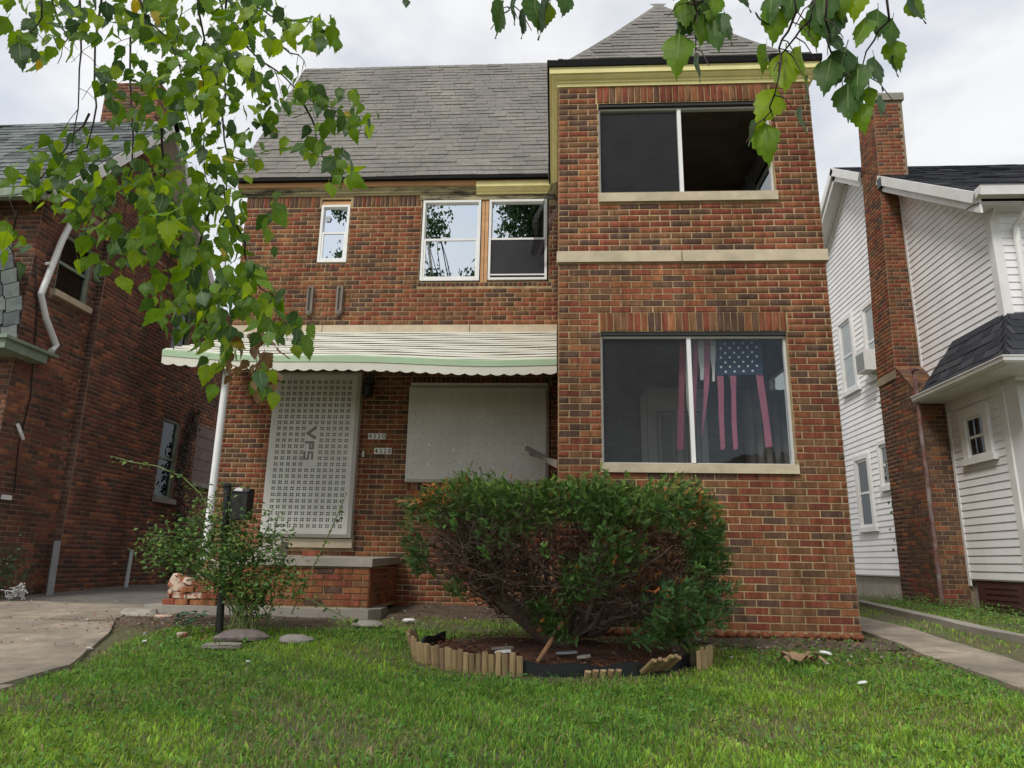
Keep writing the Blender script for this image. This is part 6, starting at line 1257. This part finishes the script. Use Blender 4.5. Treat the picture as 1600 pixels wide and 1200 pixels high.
def leaf_mesh(seed, m_):
    """serrated ovate leaf, length 1, hanging along -z, folded on its midrib"""
    r = random.Random(seed); n = 11; b = MB(); v = []; curl = r.uniform(-.25, .35); fold = r.uniform(.08, .32); asym = r.uniform(.9, 1.12); tw = r.uniform(-.3, .3)
    for i in range(n + 1):
        t = i / n; w_ = .335 * math.sin(math.pi * t ** .58) ** .95 * (1 - .45 * t ** 2) if 0 < i < n else 0
        sr = 1.07 if i % 2 else .94
        y = curl * (t - .3) ** 2; a = tw * t
        for s in (-1, 0, 1):
            x_, y_ = s * w_ * sr * (asym if s > 0 else 1), y + abs(s) * w_ * fold + .03 * math.sin(t * 7 + s * 2); v.append((x_ * math.cos(a) - y_ * math.sin(a), x_ * math.sin(a) + y_ * math.cos(a), -t + (.035 if (s and i % 2 == 0) else -.02 if s else 0)))
    f = []
    for i in range(n):
        for s in range(2): f.append((i * 3 + s, i * 3 + s + 1, i * 3 + 4 + s, i * 3 + 3 + s))
    b.add(v, f); k = len(v); b.add([(-.012, 0, .22), (.012, 0, .22), (.010, 0, 0), (-.010, 0, 0)], [(0, 1, 2, 3)])
    ms = [v[i * 3 + 1] for i in (0, 3, 6, 9)]; vv = []
    for k, (x_, y_, z_) in enumerate(ms): w2 = .016 * (1 - k / 4.2); vv += [(x_ - w2, y_ - .006, z_), (x_ + w2, y_ - .006, z_)]
    b.add(vv, [(i * 2, i * 2 + 1, i * 2 + 3, i * 2 + 2) for i in range(3)], 1)
    return b.mesh('leaf', [m_, M_vein], smooth=True)
LM = {(c, s): leaf_mesh(c * 10 + s, M_leaf[c]) for c in range(8) for s in range(4)}
leaves = []                                                        # point, size, yaw, pitch, roll, colour
def leaf(p, size, c=None, yaw=None, pitch=None, roll=None):
    if c is None: c = random.choices(range(8), [5, 2.2, 3.6, 1.4, 1.0, .14, 0, 4])[0]
    leaves.append((np.array(p), size, random.gauss(0, .9) if yaw is None else yaw, random.gauss(-.15, .38) if pitch is None else pitch, random.gauss(0, .42) if roll is None else roll, c))
blobs = [(160, 40, 110, 45, 34, 1.9), (300, 40, 110, 50, 48, 1.8), (245, 130, 95, 60, 48, 1.9), (330, 150, 80, 70, 46, 1.75), (400, 60, 60, 45, 18, 1.9), (340, 270, 60, 70, 46, 1.85), (230, 240, 70, 70, 36, 2.0), (110, 235, 70, 30, 14, 2.1), (45, 285, 45, 28, 14, 2.0), (110, 300, 70, 45, 28, 2.0), (200, 330, 90, 60, 50, 1.95), (310, 350, 80, 60, 50, 1.9), (170, 395, 60, 40, 22, 1.9),
    (280, 440, 60, 55, 30, 1.9), (345, 440, 70, 60, 44, 1.85), (300, 500, 50, 40, 22, 1.85), (340, 540, 35, 55, 20, 1.85), (400, 470, 45, 45, 22, 1.9), (450, 520, 38, 32, 14, 1.85), (470, 60, 40, 28, 7, 1.9), (500, 45, 26, 18, 5, 1.85), (440, 150, 45, 45, 16, 1.95), (510, 170, 60, 40, 20, 1.95), (560, 195, 35, 20, 9, 1.9), (505, 230, 35, 35, 10, 1.9), (530, 265, 20, 28, 6, 1.85), (415, 230, 35, 45, 9, 1.95), (75, 60, 60, 45, 12, 1.7), (50, 90, 25, 20, 4, 1.7), (415, 590, 16, 28, 6, 1.85), (265, 330, 40, 40, 14, 1.6), (25, 395, 22, 32, 5, 1.8), (420, 350, 20, 60, 6, 2.0), (390, 20, 60, 25, 12, 1.9), (60, 15, 50, 18, 9, 1.8)]
for (cx, cy, rx, ry, n, dd) in blobs:
    for _ in range(int(n * 2.0)):
        a, r = random.uniform(0, 2 * math.pi), math.sqrt(random.random()); leaf(D(cx + rx * r * math.cos(a), cy + ry * r * math.sin(a) - 12, dd + random.gauss(0, .16)), random.triangular(.026, .066, .042))
for x, y, s, c, yw, rl in ((12, 28, .062, 0, .2, .35), (8, 345, .05, 0, 0, 0), (635, -2, .03, 3, 0, 0), (245, 345, .075, 2, .1, .9), (190, 430, .06, 2, .2, -.5), (325, 570, .060, 2, .1, .1), (335, 600, .05, 0, 0, .2), (430, 612, .05, 2, .4, .1), (480, 535, .05, 0, .3, -.2), (405, 520, .05, 1, .6, .5), (515, 285, .05, 2, .3, -.3), (545, 275, .045, 2, -.3, -.2), (530, 60, .045, 0, .4, .2), (500, 35, .04, 0, .3, .4)): leaf(D(x, y, 1.75), s, c, yw, -.1, rl)
for _ in range(32):                                                # withered leaves
    a, r = random.uniform(0, 2 * math.pi), math.sqrt(random.random()); leaf(D(398 + 42 * r * math.cos(a), 565 + 56 * r * math.sin(a), 1.85 + random.gauss(0, .05)), random.uniform(.03, .055), 6)
for x, y, s, c, yw, pt, rl in (  # the few large leaves hanging close by at the top right
    (786, 4, .060, 1, 1.1, 0, .15), (835, -6, .062, 1, .6, 0, -.1), (822, 18, .045, 3, 1.3, 0, .1), (858, 2, .065, 3, 1.35, 0, .2), (805, 2, .04, 4, 1.4, 0, 0), (888, -14, .045, 1, .7, 0, .2), (860, 5, .035, 2, .5, .2, 0), (1070, -2, .050, 0, .2, .1, 0), (1035, -20, .03, 0, .5, 0, -.5), (1062, 52, .071, 0, .05, 0, .12), (1095, 8, .060, 3, .6, .2, .6), (1112, 20, .066, 1, -.2, 0, -.1), (1100, 25, .05, 0, .8, 0, .1), (1132, 22, .055, 1, .9, 0, -.1), (1092, 85, .045, 4, 1.4, 0, 0), (1120, -10, .05, 0, .3, .1, .3), (1150, -25, .05, 3, 1, 0, -.4), (1085, -10, .045, 1, -.3, .3, -.3), (1215, 8, .064, 0, .5, 0, .15), (1205, -8, .05, 1, -.3, 0, .1), (1228, 82, .070, 2, .15, 0, .1), (1215, 140, .066, 2, .4, 0, .55), (1195, 192, .066, 0, .05, 0, .0), (1180, 190, .040, 4, 1.35, 0, .3), (1198, 70, .05, 0, 1.2, 0, .1), (1250, 75, .06, 2, 1.2, 0, 0), (1252, 168, .045, 4, 1.35, 0, 0), (1265, 25, .055, 0, .6, 0, -.15), (1262, 120, .04, 4, 1.4, 0, .1), (1288, -10, .060, 1, .2, 0, .1), (1275, 10, .062, 1, .7, 0, -.2), (1308, 15, .055, 3, .3, .1, .25), (1322, 75, .060, 3, .4, .1, .3), (1298, 92, .062, 1, .2, 0, .25), (1325, 132, .064, 1, .1, 0, .1), (1342, 160, .050, 0, .0, 0, -.05), (1340, 100, .06, 1, -.2, 0, .1), (1366, 90, .055, 4, .9, 0, -.1), (1358, 135, .035, 0, .2, 0, 0), (1372, 15, .05, 1, .6, 0, .1), (1395, 60, .052, 0, .3, 0, -.1), (1395, 30, .05, 1, .9, 0, .2), (1352, 30, .052, 0, -.3, 0, .3), (1398, 88, .036, 3, 1.2, 0, .1), (1428, -5, .05, 3, .9, 0, -.1), (1420, 0, .04, 0, .2, 0, -.5), (1340, -20, .055, 2, .3, 0, .2), (1300, 50, .045, 3, .7, 0, -.3), (1378, 150, .035, 4, 1.2, 0, .1), (1310, -25, .06, 0, .2, 0, 0), (1240, -20, .06, 1, .4, 0, .2), (1180, 20, .03, 3, 1.4, 0, -.6)):
    leaf(D(x, y, 1.0), s, c, yw, pt, rl)
def leaf_mat(p, size, yaw, pitch, roll):
    to = CAM - p; face = math.atan2(to[1], to[0]) + math.pi / 2                # leaves hang roughly face-on to the open lawn
    return Matrix.Translation(p) @ Matrix.Rotation(roll, 4, Vector((0, 1, 0))) @ Matrix.Rotation(face + yaw, 4, 'Z') @ Matrix.Rotation(pitch, 4, 'X') @ Matrix.Scale(size, 4)
leaves.sort(key=lambda l: -l[1] / dist_cam(l[0]))
restmb = MB()
for i, (p, size, yw, pt, rl, c) in enumerate(leaves):
    mw = leaf_mat(p, size, yw, pt, rl); me_ = LM[(c, i % 4)]
    if i < 300:
        o = bpy.data.objects.new('leaf', me_); COL.objects.link(o); attach(o, birch); o.matrix_basis = mw
    else:
        k0 = len(restmb.m); restmb.add([mw @ v_.co for v_ in me_.vertices], [tuple(q.vertices) for q in me_.polygons], c); restmb.m[-3:] = [8] * 3
ro = restmb.build('foliage', M_leaf + [M_vein], birch, smooth=True); ro['kind'] = 'stuff'
# the birch's upper crown (over and behind the camera; it is what the new windows mirror)
def crown(centres, n_per, parent, base, ls=(.05, .08), twig=True):
    PP = []; b = MB()
    for (c, r) in centres:
        c = np.array(c); k = int(n_per * r[0]); q = RNG.normal(0, .5, (k, 3)); PP.append(c + q * np.array(r))
    PP = np.concatenate(PP); n = len(PP); V, fn, F, t = leaf_cloud(PP, np.stack([RNG.normal(0, .6, n), RNG.normal(0, .6, n), -np.ones(n)], 1), RNG.normal(0, 1, (n, 3)), RNG.uniform(*ls, n), RNG.uniform(ls[0] * .7, ls[1] * .7, n), jitter_tint(base, n, .35)); o = link('crown', fast_mesh('crown', V, fn, F, t, V_crown), parent); o['kind'] = 'stuff'
cs = []
for _ in range(26): cs.append(((random.uniform(-8.0, -3.9), random.uniform(-3.2, .2), random.uniform(6.8, 12.5)), (random.uniform(.35, .7),) * 3))
cs += [((-2.5, -1.5, 8.9), (.5,) * 3), ((-3.7, -1.5, 9.0), (.45,) * 3), ((-3.8, -1.5, 11), (.5,) * 3), ((-2.2, -1.6, 9.6), (.35,) * 3)]
crown(cs, 520, birch, (.05, .105, .025), (.10, .17))
for (c, r) in cs[::2]: 
    s_ = BT + np.array([-.3, .3, random.uniform(4, 9)]); branch([s_, (s_ + np.array(c)) / 2 + (0, 0, .3), np.array(c)], .025, .006, 5)
street = empty('street_tree', (.6, -6.5, -.95), 'leafy street tree behind the viewer, mirrored in the right-hand upstairs window', 'tree')
ST = np.array([.6, -6.5, -1.0]); b = MB(); b.tube([ST, ST + (0, 0, 3), ST + (-.3, .1, 7), ST + (-.6, .1, 12), ST + (-.8, 0, 16)], [.26, .22, .17, .09, .03], 12); b.build('trunk', M_bark, street, smooth=True)
cs = []
for _ in range(34):
    a = random.uniform(0, 2 * math.pi); r = random.uniform(.2, 2.0); cs.append(((-.55 + r * math.cos(a) * .75, -6.4 + r * math.sin(a), random.uniform(9.5, 15.5) - .25 * r), (random.uniform(.5, .95),) * 3))
crown(cs, 620, street, (.04, .088, .026), (.13, .22))
for (c, r) in cs[::3]:
    s_ = ST + np.array([-.5, .1, random.uniform(7, 11)]); b = MB(); b.tube([s_, (s_ + np.array(c)) / 2 + (0, 0, .3), np.array(c)], [.05, .03, .01], 5, cap=False); b.build('branch', M_bark, street)
